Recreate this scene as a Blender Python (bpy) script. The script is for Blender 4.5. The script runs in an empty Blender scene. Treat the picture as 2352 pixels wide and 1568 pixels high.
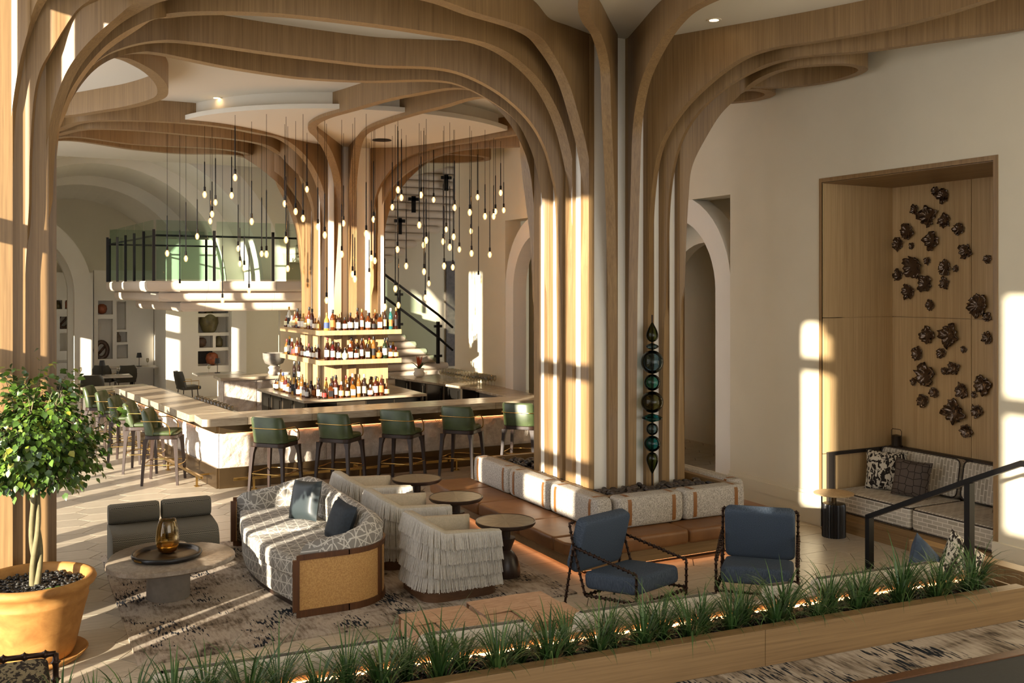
import bpy, bmesh, math, random
from math import sin, cos, pi, radians, sqrt, atan2
from mathutils import Vector, Matrix, noise
R = random.Random(7)
scene = bpy.context.scene
COL = scene.collection

# ---------------------------------------------------------------- camera, light, exposure
TH = math.atan2(1156, 2241); FPX = 2241.0; HOR = 662.0; CXP = 1176.0; EYE = 2.9
cam_d = bpy.data.cameras.new('camera'); cam = bpy.data.objects.new('camera', cam_d); COL.objects.link(cam)
cam.location = (0, 0, EYE); cam.rotation_euler = (pi/2, 0, -TH)
cam_d.sensor_width = 36.0; cam_d.lens = 36.0*FPX/2352; cam_d.shift_y = -(784-HOR)/2352
cam_d.clip_start = 0.05; cam_d.clip_end = 300
scene.camera = cam
scene.view_settings.view_transform = 'Standard'; scene.view_settings.look = 'None'
scene.view_settings.gamma = 1.0; scene.view_settings.use_curve_mapping = False
scene.view_settings.exposure = 0.18

SUN_AZ = radians(35.0); SUN_TAN = 0.203
w = bpy.data.worlds.new('sky'); scene.world = w; w.use_nodes = True
bg = w.node_tree.nodes['Background']; bg.inputs[0].default_value = (0.96, 0.97, 1.0, 1); bg.inputs[1].default_value = 2.9
sd = bpy.data.lights.new('sun', 'SUN'); sd.energy = 16.0; sd.color = (1.0, 0.89, 0.72); sd.angle = radians(0.6)
so = bpy.data.objects.new('sun', sd); COL.objects.link(so)
so.rotation_euler = Vector((cos(SUN_AZ), sin(SUN_AZ), -SUN_TAN)).to_track_quat('-Z', 'Y').to_euler()
so.location = (-8, 2, 8)

CEIL = 5.77; ZU = 0.45; WX = 8.82   # ceiling height, upper level, right wall plane

def P(u, v, z=None, X=None, Y=None, d=None):
    """point of the room seen at photo pixel (u,v) on the plane z=, X=, Y= or at depth d"""
    a = (u-CXP)/FPX; dx = a*cos(TH)+sin(TH); dy = -a*sin(TH)+cos(TH)
    if z is not None: d = (EYE-z)*FPX/(v-HOR)
    elif X is not None: d = X/dx
    elif Y is not None: d = Y/dy
    return Vector((d*dx, d*dy, EYE-(v-HOR)*d/FPX))
def Pline(u, v, a, b):
    """point seen at (u,v) on the vertical plane through plan points a and b"""
    k = (u-CXP)/FPX; dx = k*cos(TH)+sin(TH); dy = -k*sin(TH)+cos(TH)
    ex, ey = b[0]-a[0], b[1]-a[1]
    d = (a[0]*ey-a[1]*ex)/(dx*ey-dy*ex)
    return Vector((d*dx, d*dy, EYE-(v-HOR)*d/FPX))

# ---------------------------------------------------------------- mesh helpers
class MB:
    def __init__(s): s.v = []; s.f = []; s.m = Matrix.Identity(4); s.uv = None
    def at(s, x=0, y=0, z=0, rz=0, rx=0, ry=0):
        s.m = Matrix.Translation((x, y, z)) @ Matrix.Rotation(rz, 4, 'Z') @ Matrix.Rotation(ry, 4, 'Y') @ Matrix.Rotation(rx, 4, 'X'); return s
    def add(s, vs, fs):
        n = len(s.v); s.v += [tuple(s.m @ Vector(p)) for p in vs]; s.f += [tuple(i+n for i in f) for f in fs]; return s
    def box(s, x0, y0, z0, x1, y1, z1):
        return s.add([(x0,y0,z0),(x1,y0,z0),(x1,y1,z0),(x0,y1,z0),(x0,y0,z1),(x1,y0,z1),(x1,y1,z1),(x0,y1,z1)],
                     [(3,2,1,0),(4,5,6,7),(0,1,5,4),(1,2,6,5),(2,3,7,6),(3,0,4,7)])
    def prism(s, pts, z0, z1):
        n = len(pts)
        return s.add([(p[0],p[1],z0) for p in pts]+[(p[0],p[1],z1) for p in pts],
                     [tuple(range(n-1,-1,-1)), tuple(range(n,2*n))]+[(i,(i+1)%n,n+(i+1)%n,n+i) for i in range(n)])
    def lathe(s, prof, n=20, cap=True):
        vs = []; fs = []
        for r, z in prof:
            vs += [(r*cos(2*pi*i/n), r*sin(2*pi*i/n), z) for i in range(n)]
        for k in range(len(prof)-1):
            for i in range(n):
                j = (i+1)%n; fs.append((k*n+i, k*n+j, (k+1)*n+j, (k+1)*n+i))
        if cap: fs += [tuple(range(n-1,-1,-1)), tuple(range((len(prof)-1)*n, len(prof)*n))]
        return s.add(vs, fs)
    def tube(s, pts, r, n=6, closed=False, cap=True):
        pts = [Vector(p) for p in pts]; N = len(pts); vs = []; fs = []
        rr = r if isinstance(r, (list, tuple)) else [r]*N
        up = None
        for i, p in enumerate(pts):
            a = pts[i-1] if (i or closed) else p; b = pts[(i+1)%N] if (i < N-1 or closed) else p
            t = (b-a).normalized()
            if up is None:
                up = Vector((0,0,1)) if abs(t.z) < .9 else Vector((1,0,0))
            q = t.cross(up)
            if q.length < 1e-5: q = t.cross(Vector((1,0,0)))
            q.normalize(); up = q.cross(t)
            for k in range(n):
                g = 2*pi*(k+.5)/n; vs.append(p+(q*cos(g)+up*sin(g))*rr[i])
        for i in range(N if closed else N-1):
            j = (i+1)%N
            for k in range(n):
                l = (k+1)%n; fs.append((i*n+k, i*n+l, j*n+l, j*n+k))
        if cap and not closed: fs += [tuple(range(n-1,-1,-1)), tuple(range((N-1)*n, N*n))]
        return s.add(vs, fs)
    def loft(s, rings, cap=True, closed=True):
        n = len(rings[0]); vs = [p for r in rings for p in r]; fs = []
        for k in range(len(rings)-1):
            for i in range(n if closed else n-1):
                j = (i+1)%n; fs.append((k*n+i, k*n+j, (k+1)*n+j, (k+1)*n+i))
        if cap: fs += [tuple(range(n-1,-1,-1)), tuple(range((len(rings)-1)*n, len(rings)*n))]
        return s.add(vs, fs)
    def sphere(s, c, r, n=10, m=7, sc=(1,1,1)):
        vs = [(c[0], c[1], c[2]-r*sc[2])]
        for k in range(1, m):
            a = -pi/2+pi*k/m
            vs += [(c[0]+r*sc[0]*cos(a)*cos(2*pi*i/n), c[1]+r*sc[1]*cos(a)*sin(2*pi*i/n), c[2]+r*sc[2]*sin(a)) for i in range(n)]
        vs.append((c[0], c[1], c[2]+r*sc[2])); L = len(vs)-1; fs = []
        for i in range(n):
            j = (i+1)%n; fs.append((0, 1+j, 1+i)); fs.append((L, L-n+i, L-n+j))
            for k in range(m-2):
                fs.append((1+k*n+i, 1+k*n+j, 1+(k+1)*n+j, 1+(k+1)*n+i))
        return s.add(vs, fs)
    def mesh(s, name, mat, smooth=False, bevel=0, seg=2, sub=0):
        me = bpy.data.meshes.new(name); me.from_pydata(s.v, [], s.f)
        if bevel or sub or True:
            bm = bmesh.new(); bm.from_mesh(me)
            bmesh.ops.recalc_face_normals(bm, faces=bm.faces)
            if bevel:
                es = [e for e in bm.edges if len(e.link_faces) == 2 and e.calc_face_angle(0) > .5]
                bmesh.ops.bevel(bm, geom=es, offset=bevel, segments=seg, affect='EDGES', profile=.5, clamp_overlap=True)
            bm.to_mesh(me); bm.free()
        if smooth:
            me.polygons.foreach_set('use_smooth', [True]*len(me.polygons))
            if smooth != 'all':
                try: me.set_sharp_from_angle(angle=radians(50 if smooth is True else smooth))
                except Exception: pass
        if mat: me.materials.append(mat)
        return me
    def build(s, name, mat, parent=None, **k):
        return link(name, s.mesh(name, mat, **k), parent)
def link(name, me, parent=None, loc=None, rot=None):
    o = bpy.data.objects.new(name, me); COL.objects.link(o)
    if parent is not None: o.parent = parent
    if loc is not None: o.location = loc
    if rot is not None: o.rotation_euler = rot
    return o
def empty(name, loc=(0,0,0), rz=0):
    o = bpy.data.objects.new(name, None); COL.objects.link(o); o.location = loc; o.rotation_euler = (0,0,rz); o.empty_display_size = .1
    return o
def tag(o, label=None, cat=None, group=None, kind=None):
    if label: o['label'] = label
    if cat: o['category'] = cat
    if group: o['group'] = group
    if kind: o['kind'] = kind
    return o
def struct(o, label=None):
    o['kind'] = 'structure'
    if label: o['label'] = label
    return o
def kids(o): return [c for c in COL.objects if c.parent == o]
KIDS = {}
def copy_tree(o, loc, rz, parent=None, depth=0):
    c = o.copy(); COL.objects.link(c)
    if depth == 0: c.location = loc; c.rotation_euler = (0,0,rz)
    else: c.parent = parent
    if o.name not in KIDS: KIDS[o.name] = kids(o)
    for ch in KIDS[o.name]: copy_tree(ch, None, None, c, depth+1)
    return c
def catmull(pts, n=8, closed=False):
    pts = [Vector(p) for p in pts]; N = len(pts); out = []
    for i in range(N if closed else N-1):
        p0 = pts[i-1] if (i or closed) else pts[0]*2-pts[1]
        p1 = pts[i]; p2 = pts[(i+1)%N]
        p3 = pts[(i+2)%N] if (i < N-2 or closed) else pts[-1]*2-pts[-2]
        # centripetal-ish parametrisation keeps long and short spans from overshooting
        d1 = max((p1-p0).length, 1e-4)**.5; d2 = max((p2-p1).length, 1e-4)**.5; d3 = max((p3-p2).length, 1e-4)**.5
        m1 = ((p1-p0)/d1-(p2-p0)/(d1+d2)+(p2-p1)/d2)*d2
        m2 = ((p2-p1)/d2-(p3-p1)/(d2+d3)+(p3-p2)/d3)*d2
        for k in range(n):
            t = k/n; t2 = t*t; t3 = t2*t
            out.append(p1*(2*t3-3*t2+1)+m1*(t3-2*t2+t)+p2*(-2*t3+3*t2)+m2*(t3-t2))
    if not closed: out.append(pts[-1])
    return out
def rrect(x0, y0, x1, y1, r, n=5):
    o = []
    for cx, cy, a0 in ((x1-r,y1-r,0),(x0+r,y1-r,pi/2),(x0+r,y0+r,pi),(x1-r,y0+r,1.5*pi)):
        o += [(cx+r*cos(a0+pi/2*k/n), cy+r*sin(a0+pi/2*k/n)) for k in range(n+1)]
    return o
def cushion(w, d, h, r=.05, n=6, puff=.02):
    """soft box centred on x,y with its base at z=0 (superellipse section, slightly domed)"""
    m = MB(); rings = []
    for k in range(2*n+1):
        a = -pi/2+pi*k/(2*n); zz = h/2+(h/2)*math.copysign(abs(sin(a))**.55, sin(a)); ins = r*(1-abs(cos(a))**.55)
        rings.append([(x, y, zz) for x, y in rrect(-w/2+ins, -d/2+ins, w/2-ins, d/2-ins, max(r, .015), 4)])
    m.loft(rings)
    return m
def pillow_mesh(w, h, t, n=10):
    """square scatter cushion standing in the xz plane, base at z=0, pinched corners"""
    m = MB(); vs = []; fs = []
    for sgn in (1, -1):
        b = len(vs)
        for j in range(n+1):
            for i in range(n+1):
                u = 2*i/n-1; v = 2*j/n-1
                pin = 1-.10*(1-abs(u)**2)*abs(v)**3*0-.0
                ex = u*(1-.07*(1-v*v)); ez = v*(1-.07*(1-u*u))
                th = max(0, (1-u**4)*(1-v**4))**.5*t/2
                vs.append((ex*w/2, sgn*th, h/2+ez*h/2))
        for j in range(n):
            for i in range(n):
                q = (b+j*(n+1)+i, b+j*(n+1)+i+1, b+(j+1)*(n+1)+i+1, b+(j+1)*(n+1)+i)
                fs.append(q if sgn < 0 else q[::-1])
    m.add(vs, fs)
    return m

# ---------------------------------------------------------------- materials
def lin(h):
    h = h.lstrip('#'); c = [int(h[i:i+2], 16)/255 for i in (0,2,4)]
    return tuple(x/12.92 if x <= .04045 else ((x+.055)/1.055)**2.4 for x in c)+(1,)
MATS = {}
class NT:
    def __init__(s, name):
        s.mat = bpy.data.materials.new(name); s.mat.use_nodes = True; s.t = s.mat.node_tree; s.b = s.t.nodes['Principled BSDF']; MATS[name] = s.mat
    def n(s, typ, **k):
        x = s.t.nodes.new(typ)
        for a, b in k.items():
            if a.startswith('i_'):
                key = a[2:]; key = int(key) if key.isdigit() else key.replace('_', ' ')
                x.inputs[key].default_value = b
            else: setattr(x, a, b)
        return x
    def l(s, a, b): s.t.links.new(a, b)
    def coord(s, scale=(1,1,1), rot=(0,0,0), kind='Object', loc=(0,0,0)):
        tc = s.n('ShaderNodeTexCoord'); mp = s.n('ShaderNodeMapping'); s.l(tc.outputs[kind], mp.inputs[0])
        mp.inputs['Scale'].default_value = scale; mp.inputs['Rotation'].default_value = rot; mp.inputs['Location'].default_value = loc
        return mp.outputs[0]
    def ramp(s, fac, stops, interp='LINEAR'):
        r = s.n('ShaderNodeValToRGB'); s.l(fac, r.inputs[0]); e = r.color_ramp.elements; r.color_ramp.interpolation = interp
        while len(e) < len(stops): e.new(.5)
        for q, (p, c) in zip(e, stops): q.position = p; q.color = lin(c) if isinstance(c, str) else c
        return r.outputs[0]
    def noise(s, vec, scale=5, detail=3, rough=.5, dist=0):
        x = s.n('ShaderNodeTexNoise'); s.l(vec, x.inputs['Vector']); x.inputs['Scale'].default_value = scale; x.inputs['Detail'].default_value = detail
        x.inputs['Roughness'].default_value = rough; x.inputs['Distortion'].default_value = dist; return x.outputs[0]
    def mix(s, fac, a, b, typ='MIX'):
        x = s.n('ShaderNodeMix', data_type='RGBA', blend_type=typ)
        for sock, val in ((x.inputs[0], fac), (x.inputs[6], a), (x.inputs[7], b)):
            if hasattr(val, 'links') or hasattr(val, 'node'): s.l(val, sock)
            else: sock.default_value = val if not isinstance(val, str) else lin(val)
        return x.outputs[2]
    def math(s, op, a, b=0.0):
        x = s.n('ShaderNodeMath', operation=op)
        for sock, val in ((x.inputs[0], a), (x.inputs[1], b)):
            if hasattr(val, 'node'): s.l(val, sock)
            else: sock.default_value = val
        return x.outputs[0]
    def bump(s, h, strength=.3, dist=.01):
        x = s.n('ShaderNodeBump'); x.inputs['Strength'].default_value = strength; x.inputs['Distance'].default_value = dist
        s.l(h, x.inputs['Height']); s.l(x.outputs[0], s.b.inputs['Normal'])
    def col(s, c):
        if hasattr(c, 'node'): s.l(c, s.b.inputs['Base Color'])
        else: s.b.inputs['Base Color'].default_value = lin(c)
        return s
    def set(s, rough=.5, metal=0, spec=None, **k):
        s.b.inputs['Roughness'].default_value = rough; s.b.inputs['Metallic'].default_value = metal
        if spec is not None: s.b.inputs['Specular IOR Level'].default_value = spec
        for a, v in k.items(): s.b.inputs[a.replace('_', ' ')].default_value = v
        return s
def plain(name, c, rough=.5, metal=0, var=.0, scale=6, bump=0, bscale=60, spec=None, **k):
    t = NT(name)
    if var:
        v = t.noise(t.coord(), scale, 4, .6); base = lin(c)
        t.col(t.ramp(v, [(.3, tuple(x*(1-var) for x in base[:3])+(1,)), (.7, tuple(min(1, x*(1+var)) for x in base[:3])+(1,))]))
    else:
        t.col(c)
    if bump: t.bump(t.noise(t.coord(), bscale, 3, .6), bump, .004)
    return t.set(rough, metal, spec, **k).mat
def boxmap(t, scale=1.0):
    """flat pattern coordinates chosen by the way each face looks (object space)"""
    tc = t.n('ShaderNodeTexCoord'); n = t.n('ShaderNodeSeparateXYZ'); p = t.n('ShaderNodeSeparateXYZ'); t.l(tc.outputs['Normal'], n.inputs[0]); t.l(tc.outputs['Object'], p.inputs[0])
    ax, ay, az = (t.math('ABSOLUTE', n.outputs[k]) for k in range(3)); top = t.math('GREATER_THAN', az, .6); sx = t.math('GREATER_THAN', ax, ay)
    def pick(f, a, b): return t.math('ADD', t.math('MULTIPLY', f, a), t.math('MULTIPLY', t.math('SUBTRACT', 1.0, f), b))
    u = pick(top, p.outputs[0], pick(sx, p.outputs[1], p.outputs[0])); v = pick(top, p.outputs[1], p.outputs[2])
    return t.math('MULTIPLY', u, scale), t.math('MULTIPLY', v, scale)
def lattice(t, u, v, fold, width):
    out = None
    for k in range(fold):
        a = pi*k/fold+.2; q = t.math('FRACT', t.math('ADD', t.math('ADD', t.math('MULTIPLY', u, cos(a)), t.math('MULTIPLY', v, sin(a))), .31*k+10))
        l = t.math('LESS_THAN', t.math('ABSOLUTE', t.math('SUBTRACT', q, .5)), width); out = l if out is None else t.math('MAXIMUM', out, l)
    return out
def wood(name, dark, light, scale, rough=.45, bump=.08, rot=(0,0,0)):
    t = NT(name); v = t.coord(scale, rot)
    a = t.noise(v, 1.0, 4, .65, .3); b = t.noise(t.coord(tuple(x*.22 for x in scale), rot), 1.0, 2, .5)
    m = t.math('ADD', t.math('MULTIPLY', a, .7), t.math('MULTIPLY', b, .3))
    t.col(t.ramp(m, [(.32, dark), (.68, light)])); t.bump(a, bump, .003)
    return t.set(rough).mat
def glow(name, c, strength):
    t = NT(name); t.col(c); t.b.inputs['Emission Color'].default_value = lin(c); t.b.inputs['Emission Strength'].default_value = strength
    return t.set(.5).mat
def glass(name, c, rough=.02, ior=1.45, alpha_trans=1.0):
    t = NT(name); t.col(c); t.set(rough); t.b.inputs['Transmission Weight'].default_value = alpha_trans; t.b.inputs['IOR'].default_value = ior
    return t.mat
def sheet_glass(name, c, refl=.12, cap=1.0):
    """thin pane: tinted see-through with a little mirror reflection"""
    t = NT(name); t.t.nodes.remove(t.b); out = t.t.nodes['Material Output']
    tr = t.n('ShaderNodeBsdfTransparent'); tr.inputs[0].default_value = lin(c)
    gl = t.n('ShaderNodeBsdfGlossy'); gl.inputs['Roughness'].default_value = .02
    fr = t.n('ShaderNodeLayerWeight'); fr.inputs[0].default_value = refl
    cl = t.n('ShaderNodeMath', operation='MINIMUM'); t.l(fr.outputs['Fresnel'], cl.inputs[0]); cl.inputs[1].default_value = cap
    mx = t.n('ShaderNodeMixShader'); t.l(cl.outputs[0], mx.inputs[0]); t.l(tr.outputs[0], mx.inputs[1]); t.l(gl.outputs[0], mx.inputs[2]); t.l(mx.outputs[0], out.inputs[0])
    return t.mat

OAKD, OAKL = '#745939', '#987a51'
oak_v = wood('oak_vertical', OAKD, OAKL, (60, 60, 1.2))
oak_x = wood('oak_along_x', OAKD, OAKL, (1.2, 60, 60))
oak_y = wood('oak_along_y', OAKD, OAKL, (60, 1.2, 60))
oak_pale = wood('oak_pale', '#ae8f62', '#cfb184', (50, 50, 1.0))
walnut = wood('walnut', '#4a2d18', '#6b4426', (40, 40, 2))
darkwood = wood('dark_wood', '#241a16', '#3a2a22', (60, 60, 3), .35)
plaster = plain('plaster', '#d6cdb6', .85, var=.03, scale=1.2, bump=.05, bscale=14)
plaster_white = plain('plaster_white', '#e2dccf', .8, var=.02, scale=2)
ceil_mat = plain('ceiling_paint', '#d6cfbf', .9)
brass = plain('brass', '#c2a160', .25, 1.0, var=.08, scale=3)
brass_dark = plain('brass_aged', '#66533a', .3, .85, var=.12, scale=4)
bronze = plain('dark_bronze', '#3a2e26', .45, .8)
black_metal = plain('black_metal', '#1d1b1a', .4, .6)
steel = plain('steel', '#8d8a84', .3, 1.0)
chrome = plain('chrome', '#d8d5cf', .08, 1.0)
led = glow('led_warm', '#ffb878', 14)
led_soft = glow('led_soft', '#ffa868', 4)
# ================================================================ SHELL
# ---- lower floor: stone hexagons laid on a dark bed, joints recessed
tile_t = NT('floor_stone'); _oi = tile_t.n('ShaderNodeObjectInfo'); _v = tile_t.noise(tile_t.coord((3, 14, 3)), 1.5, 5, .6, .4)
_c = tile_t.ramp(_v, [(.3, '#aea18d'), (.7, '#c6baa6')]); _g = tile_t.ramp(_oi.outputs['Random'], [(0, (.80,.80,.80,1)), (1, (1.06,1.05,1.03,1))])
tile_t.col(tile_t.mix(1.0, _c, _g, 'MULTIPLY')); tile_t.set(.32, spec=.4); tile_m = tile_t.mat
grout = plain('grout', '#5f5444', .9)
floor = struct(MB().box(-1.6, 4.9, -.25, 14, 36, -.004).build('floor', grout), 'pale stone floor of the lounge and bar')
HX, HY = .70, .40   # hexagon: long axis along x
hexpts = [(-HX/2+.005, 0), (-HX/2+.142, -HY/2+.004), (HX/2-.142, -HY/2+.004), (HX/2-.005, 0), (HX/2-.142, HY/2-.004), (-HX/2+.142, HY/2-.004)]
tile_me = MB().prism(hexpts, -.004, 0).mesh('tile', tile_m)
spots = []
for i in range(-3, 30):
    for j in range(0, 130):
        x = i*(HX-.14)+.0; y = 5.0+j*HY+(HY/2 if i % 2 else 0)
        if y > 33 or x > 13.5: continue
        if 1.2 < x < 4.5 and 8.25 < y < 11.1: continue          # under the rug
        if 5.3 < x < 7.3 and 8.4 < y < 11.5: continue           # under the banquette
        if 2.9 < x < 8.7 and 14.8 < y < 19.5 and x > 3.4+.12*(y-14.5)*0: continue
        spots.append((x, y))
def seen(x, y):
    d = x*sin(TH)+y*cos(TH); l = x*cos(TH)-y*sin(TH); u = CXP+FPX*l/d; v = HOR+EYE*FPX/d
    return 95 < u < 2360 and v < 1500 and x > -.3 and not (u > 1100 and v > 1400)
vis = sorted([s for s in spots if seen(*s)], key=lambda s: s[0]*sin(TH)+s[1]*cos(TH))
near = set(vis[:300]); rest = MB()
for x, y in spots:
    if (x, y) in near: link('tile', tile_me, floor, (x, y, 0))
    else: rest.at(x, y, 0).prism(hexpts, -.004, 0)
tag(rest.build('far_tiles', tile_m, floor), kind='stuff')

# ---- upper level (camera side) with carpet
def carpet_mat(name, cols, sc, rz):
    t = NT(name); v = t.coord((1, 1, 1), (0, 0, rz))
    a = t.noise(t.coord((sc[0], sc[1], 1), (0, 0, rz)), 1.0, 3, .55, .6)
    b = t.noise(t.coord((sc[0]*9, sc[1]*1.6, 1), (0, 0, rz)), 1.6, 3, .65)
    m = t.math('ADD', t.math('MULTIPLY', a, .6), t.math('MULTIPLY', b, .4))
    c = t.ramp(m, cols); k = t.noise(t.coord((sc[0]*14, sc[1]*2.2, 1), (0, 0, rz), loc=(7, 3, 0)), 1.6, 2, .5)
    k2 = t.noise(t.coord((1.5, 1.1, 1), loc=(3, 9, 0)), 1.6, 2, .5)
    kk = t.ramp(t.math('MULTIPLY', k, k2), [(.325, (0,0,0,1)), (.35, (1,1,1,1))])
    t.col(t.mix(kk, c, '#24282f')); t.bump(t.noise(v, 320, 2, .5), .35, .004)
    t.set(.95, spec=.1); return t.mat
CARP = [(.36, '#4f463d'), (.43, '#8a7c6c'), (.50, '#ab9d8d'), (.57, '#beb1a1'), (.66, '#a39684')]
rug_m = carpet_mat('rug_weave', CARP, (2.4, 2.8), radians(4)); carpet_m = carpet_mat('carpet_weave', CARP, (2.4, 2.0), radians(-8))
upper = struct(MB().prism([(-1.6, -6), (8.82, -6), (8.82, 5.16), (6.74, 5.16), (6.74, 4.95), (-1.6, 5.62)], -.25, ZU-.012).build('floor_upper', plaster), 'raised level at the camera side')
PVT = Vector((4.86, 4.83, 0)); PRZ = radians(-4.6)
def slant(o, dy=.065):
    M = Matrix.Translation(PVT) @ Matrix.Rotation(PRZ, 4, 'Z') @ Matrix.Translation(-PVT)
    o.location = M @ (o.location+Vector((0, dy, 0))); o.rotation_euler.z += PRZ; return o
tag(slant(MB().box(-1.4, 4.32, ZU-.012, 8.7, 4.765, ZU).build('carpet', carpet_m)), 'streaked grey and beige carpet strip behind the planter box', 'carpet')
for k in range(2):
    struct(MB().box(6.78, 5.16+.3*k, -.004, 7.55, 5.46+.3*k, ZU-.15*(k+1)).build('trim_%d' % (k+1), tile_m, bevel=.006), 'stone stair tread up to the raised level')
tag(MB().box(.88, 7.95, 0, 4.8, 11.4, .014).build('rug', rug_m), 'large streaked grey, beige and navy rug under the sofa group', 'rug')

# ---- right wall with niche and archways
wallR = MB()
T = .35
wallR.box(WX, -6, 0, WX+T, 6.51, 6.6).box(WX, 6.51, 4.19, WX+T, 8.85, 6.6).box(WX, 8.85, 0, WX+T, 10.55, 6.6)
wallR.box(WX, 10.55, 4.19, WX+T, 13.25, 6.6).box(WX, 13.25, 0, WX+T, 14.7, 6.6).box(WX, 14.7, 4.25, WX+T, 17.4, 6.6).box(WX, 17.4, 0, WX+T, 19.87, 6.6)
wall_right = struct(wallR.build('wall_right', plaster), 'tall pale plaster wall with a niche and archways')
def arch_plate(m, X0, X1, ya, yb, zs, zt, pier, n=24):
    """plate in the plane X with an arched opening; ya..yb outer, pier width each side, zs spring, zt top"""
    yc = (ya+yb)/2; r = (yb-ya)/2-pier; pts = [(ya, 0), (ya+pier, 0)]
    pts += [(yc-r*cos(pi*k/n), zs+r*1.05*sin(pi*k/n)) for k in range(n+1)]+[(yb-pier, 0), (yb, 0), (yb, zt), (ya, zt)]
    for k in range(n):   # build in strips so every face stays convex
        a = pi*k/n; b = pi*(k+1)/n
        y0, z0 = yc-r*cos(a), zs+r*1.05*sin(a); y1, z1 = yc-r*cos(b), zs+r*1.05*sin(b)
        m.add([(X0,y0,z0),(X0,y1,z1),(X0,y1,zt),(X0,y0,zt),(X1,y0,z0),(X1,y1,z1),(X1,y1,zt),(X1,y0,zt)],
              [(0,1,2,3),(7,6,5,4),(0,4,5,1),(3,2,6,7)])
    m.box(X0, ya, 0, X1, ya+pier, zt).box(X0, yb-pier, 0, X1, yb, zt)
def arch_band(m, X0, X1, ya, yb, zs, pier, band, n=24):
    """flat arch band (archivolt) standing in the opening"""
    yc = (ya+yb)/2; r = (yb-ya)/2-pier
    for k in range(n):
        q = []
        for X in (X0, X1):
            for rr in (r, r+band):
                for a in (pi*k/n, pi*(k+1)/n): q.append((X, yc-rr*cos(a), zs+rr*1.05*sin(a)))
        m.add(q, [(0,1,3,2),(6,7,5,4),(0,4,5,1),(2,3,7,6)])
    m.box(X0, ya, 0, X1, ya+pier, zs).box(X0, yb-pier, 0, X1, yb, zs)
m = MB(); arch_band(m, WX+.01, WX+.3, 10.55, 13.25, 2.86, .33, .34); arch_band(m, WX+.01, WX+.3, 14.7, 17.4, 2.86, .33, .34)
struct(m.build('trim_3', plaster_white, smooth=30), 'white plaster arches of the two wall openings')
m = MB(); arch_plate(m, WX+.62, WX+.8, 10.4, 13.4, 2.6, 4.6, .55); arch_plate(m, WX+.62, WX+.8, 14.55, 17.55, 2.6, 4.6, .55)
struct(m.build('wall_corridor', plaster, smooth=30), 'second row of arches behind the wall openings')
m = MB(); m.box(11.6, 9.5, 0, 11.8, 20.5, 6.0).box(WX+T, 9.3, 4.6, 11.8, 20.5, 4.75).box(WX+T, 9.3, 0, 11.6, 9.5, 4.7)
struct(m.build('wall_passage', plaster), 'plaster wall of the passage behind the arches')
m = MB(); m.box(WX-.03, 8.85, 0, WX, 10.55, .22).box(WX-.045, 8.85, .22, WX, 10.55, .36).box(WX-.02, 8.85, .36, WX, 10.55, .40)
m.box(WX-.03, -2, 0, WX, 6.5, .22).box(WX-.045, -2, .22, WX, 6.5, .36)
struct(m.build('baseboard_right', plaster), 'tall plaster baseboard along the right wall')

# ---- niche lined in oak panels
NX = 10.03; NYA, NYB, NZ = 6.51, 8.85, 4.19
nic = struct(MB().box(WX+.02, NYB, 0, NX+.1, NYB+.06, NZ+.06).box(NX+.02, NYA-.05, 0, NX+.1, NYB, NZ+.06).box(WX+.02, NYA-.06, NZ, NX+.1, NYB+.06, NZ+.08).box(WX+.02, NYA-.06, 0, NX+.1, NYA, NZ+.06).build('wall_niche', oak_pale), 'recess in the right wall lined with oak veneer')
sv = P(2232, 700, X=NX).y
for (y0, y1) in ((NYA, sv), (sv, NYB)):
    for (z0, z1) in ((0, 2.54), (2.54, NZ)):
        MB().box(NX-.006, y0+.004, z0+.004, NX+.02, y1-.004, z1-.004).build('panel', oak_pale, nic)
for (z0, z1) in ((0, .88), (.88, 2.54), (2.54, NZ)):
    MB().box(WX+.012, NYB-.012, z0+.004, NX-.01, NYB, z1-.004).build('panel', oak_pale, nic)
MB().box(WX+.02, NYA, NZ-.01, NX-.01, NYB-.012, NZ).build('panel', oak_y, nic)
MB().box(WX-.012, NYA-.05, 0, WX+.02, NYA+.0, NZ+.05).box(WX-.012, NYB-.0, 0, WX+.02, NYB+.035, NZ+.05).box(WX-.012, NYA, NZ, WX+.02, NYB, NZ+.05).build('frame', oak_v, nic)

# ---- left wall with the tall windows the sun comes through (outside the frame)
LX = -1.0
wins = [(-4.2,-3.4,.4,5.6,[],[]), (-3.0,-.5,2.9,5.35,[-2.2,-1.4],[4.2]), (1.66,2.30,2.62,5.0,[],[4.43]), (4.42,5.75,2.0,5.72,[5.08],[3.66,2.56]),
        (6.46,6.60,.3,5.72,[],[2.56,3.66]), (6.76,7.90,.3,5.72,[7.02],[2.56,3.66]), (8.02,9.15,.3,5.72,[8.32],[3.66,2.56]), (10.6,11.2,.3,2.2,[],[]), (11.42,13.05,.3,5.75,[],[2.3]), (13.3,13.8,.3,5.75,[],[3.66,2.3]),
        (14.0,15.4,.3,5.75,[14.7],[3.66,2.3]), (15.7,17.1,.3,5.75,[16.4],[3.66,2.3]), (17.5,19.2,.3,5.75,[18.3],[3.66,2.3]), (19.6,20.3,.3,5.75,[],[3.66]), (20.6,21.6,4.3,5.75,[],[]), (21.9,22.25,.3,5.75,[],[3.66]), (22.5,23.1,4.3,5.75,[],[]), (23.3,23.75,1.6,5.75,[],[2.9]), (24.1,25.3,4.3,5.75,[],[]), (25.7,26.0,2.0,5.75,[],[3.66]), (26.9,27.7,.3,5.75,[27.25],[(3.0,.72)])]
m = MB(); y = -12
for i, (a, b, z0, z1, ms, ts) in enumerate(wins):
    m.box(LX-.25, y, -.2, LX, a, 7.4).box(LX-.25, a, -.2, LX, b, z0).box(LX-.25, a, z1, LX, b, 7.4); y = b
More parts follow.
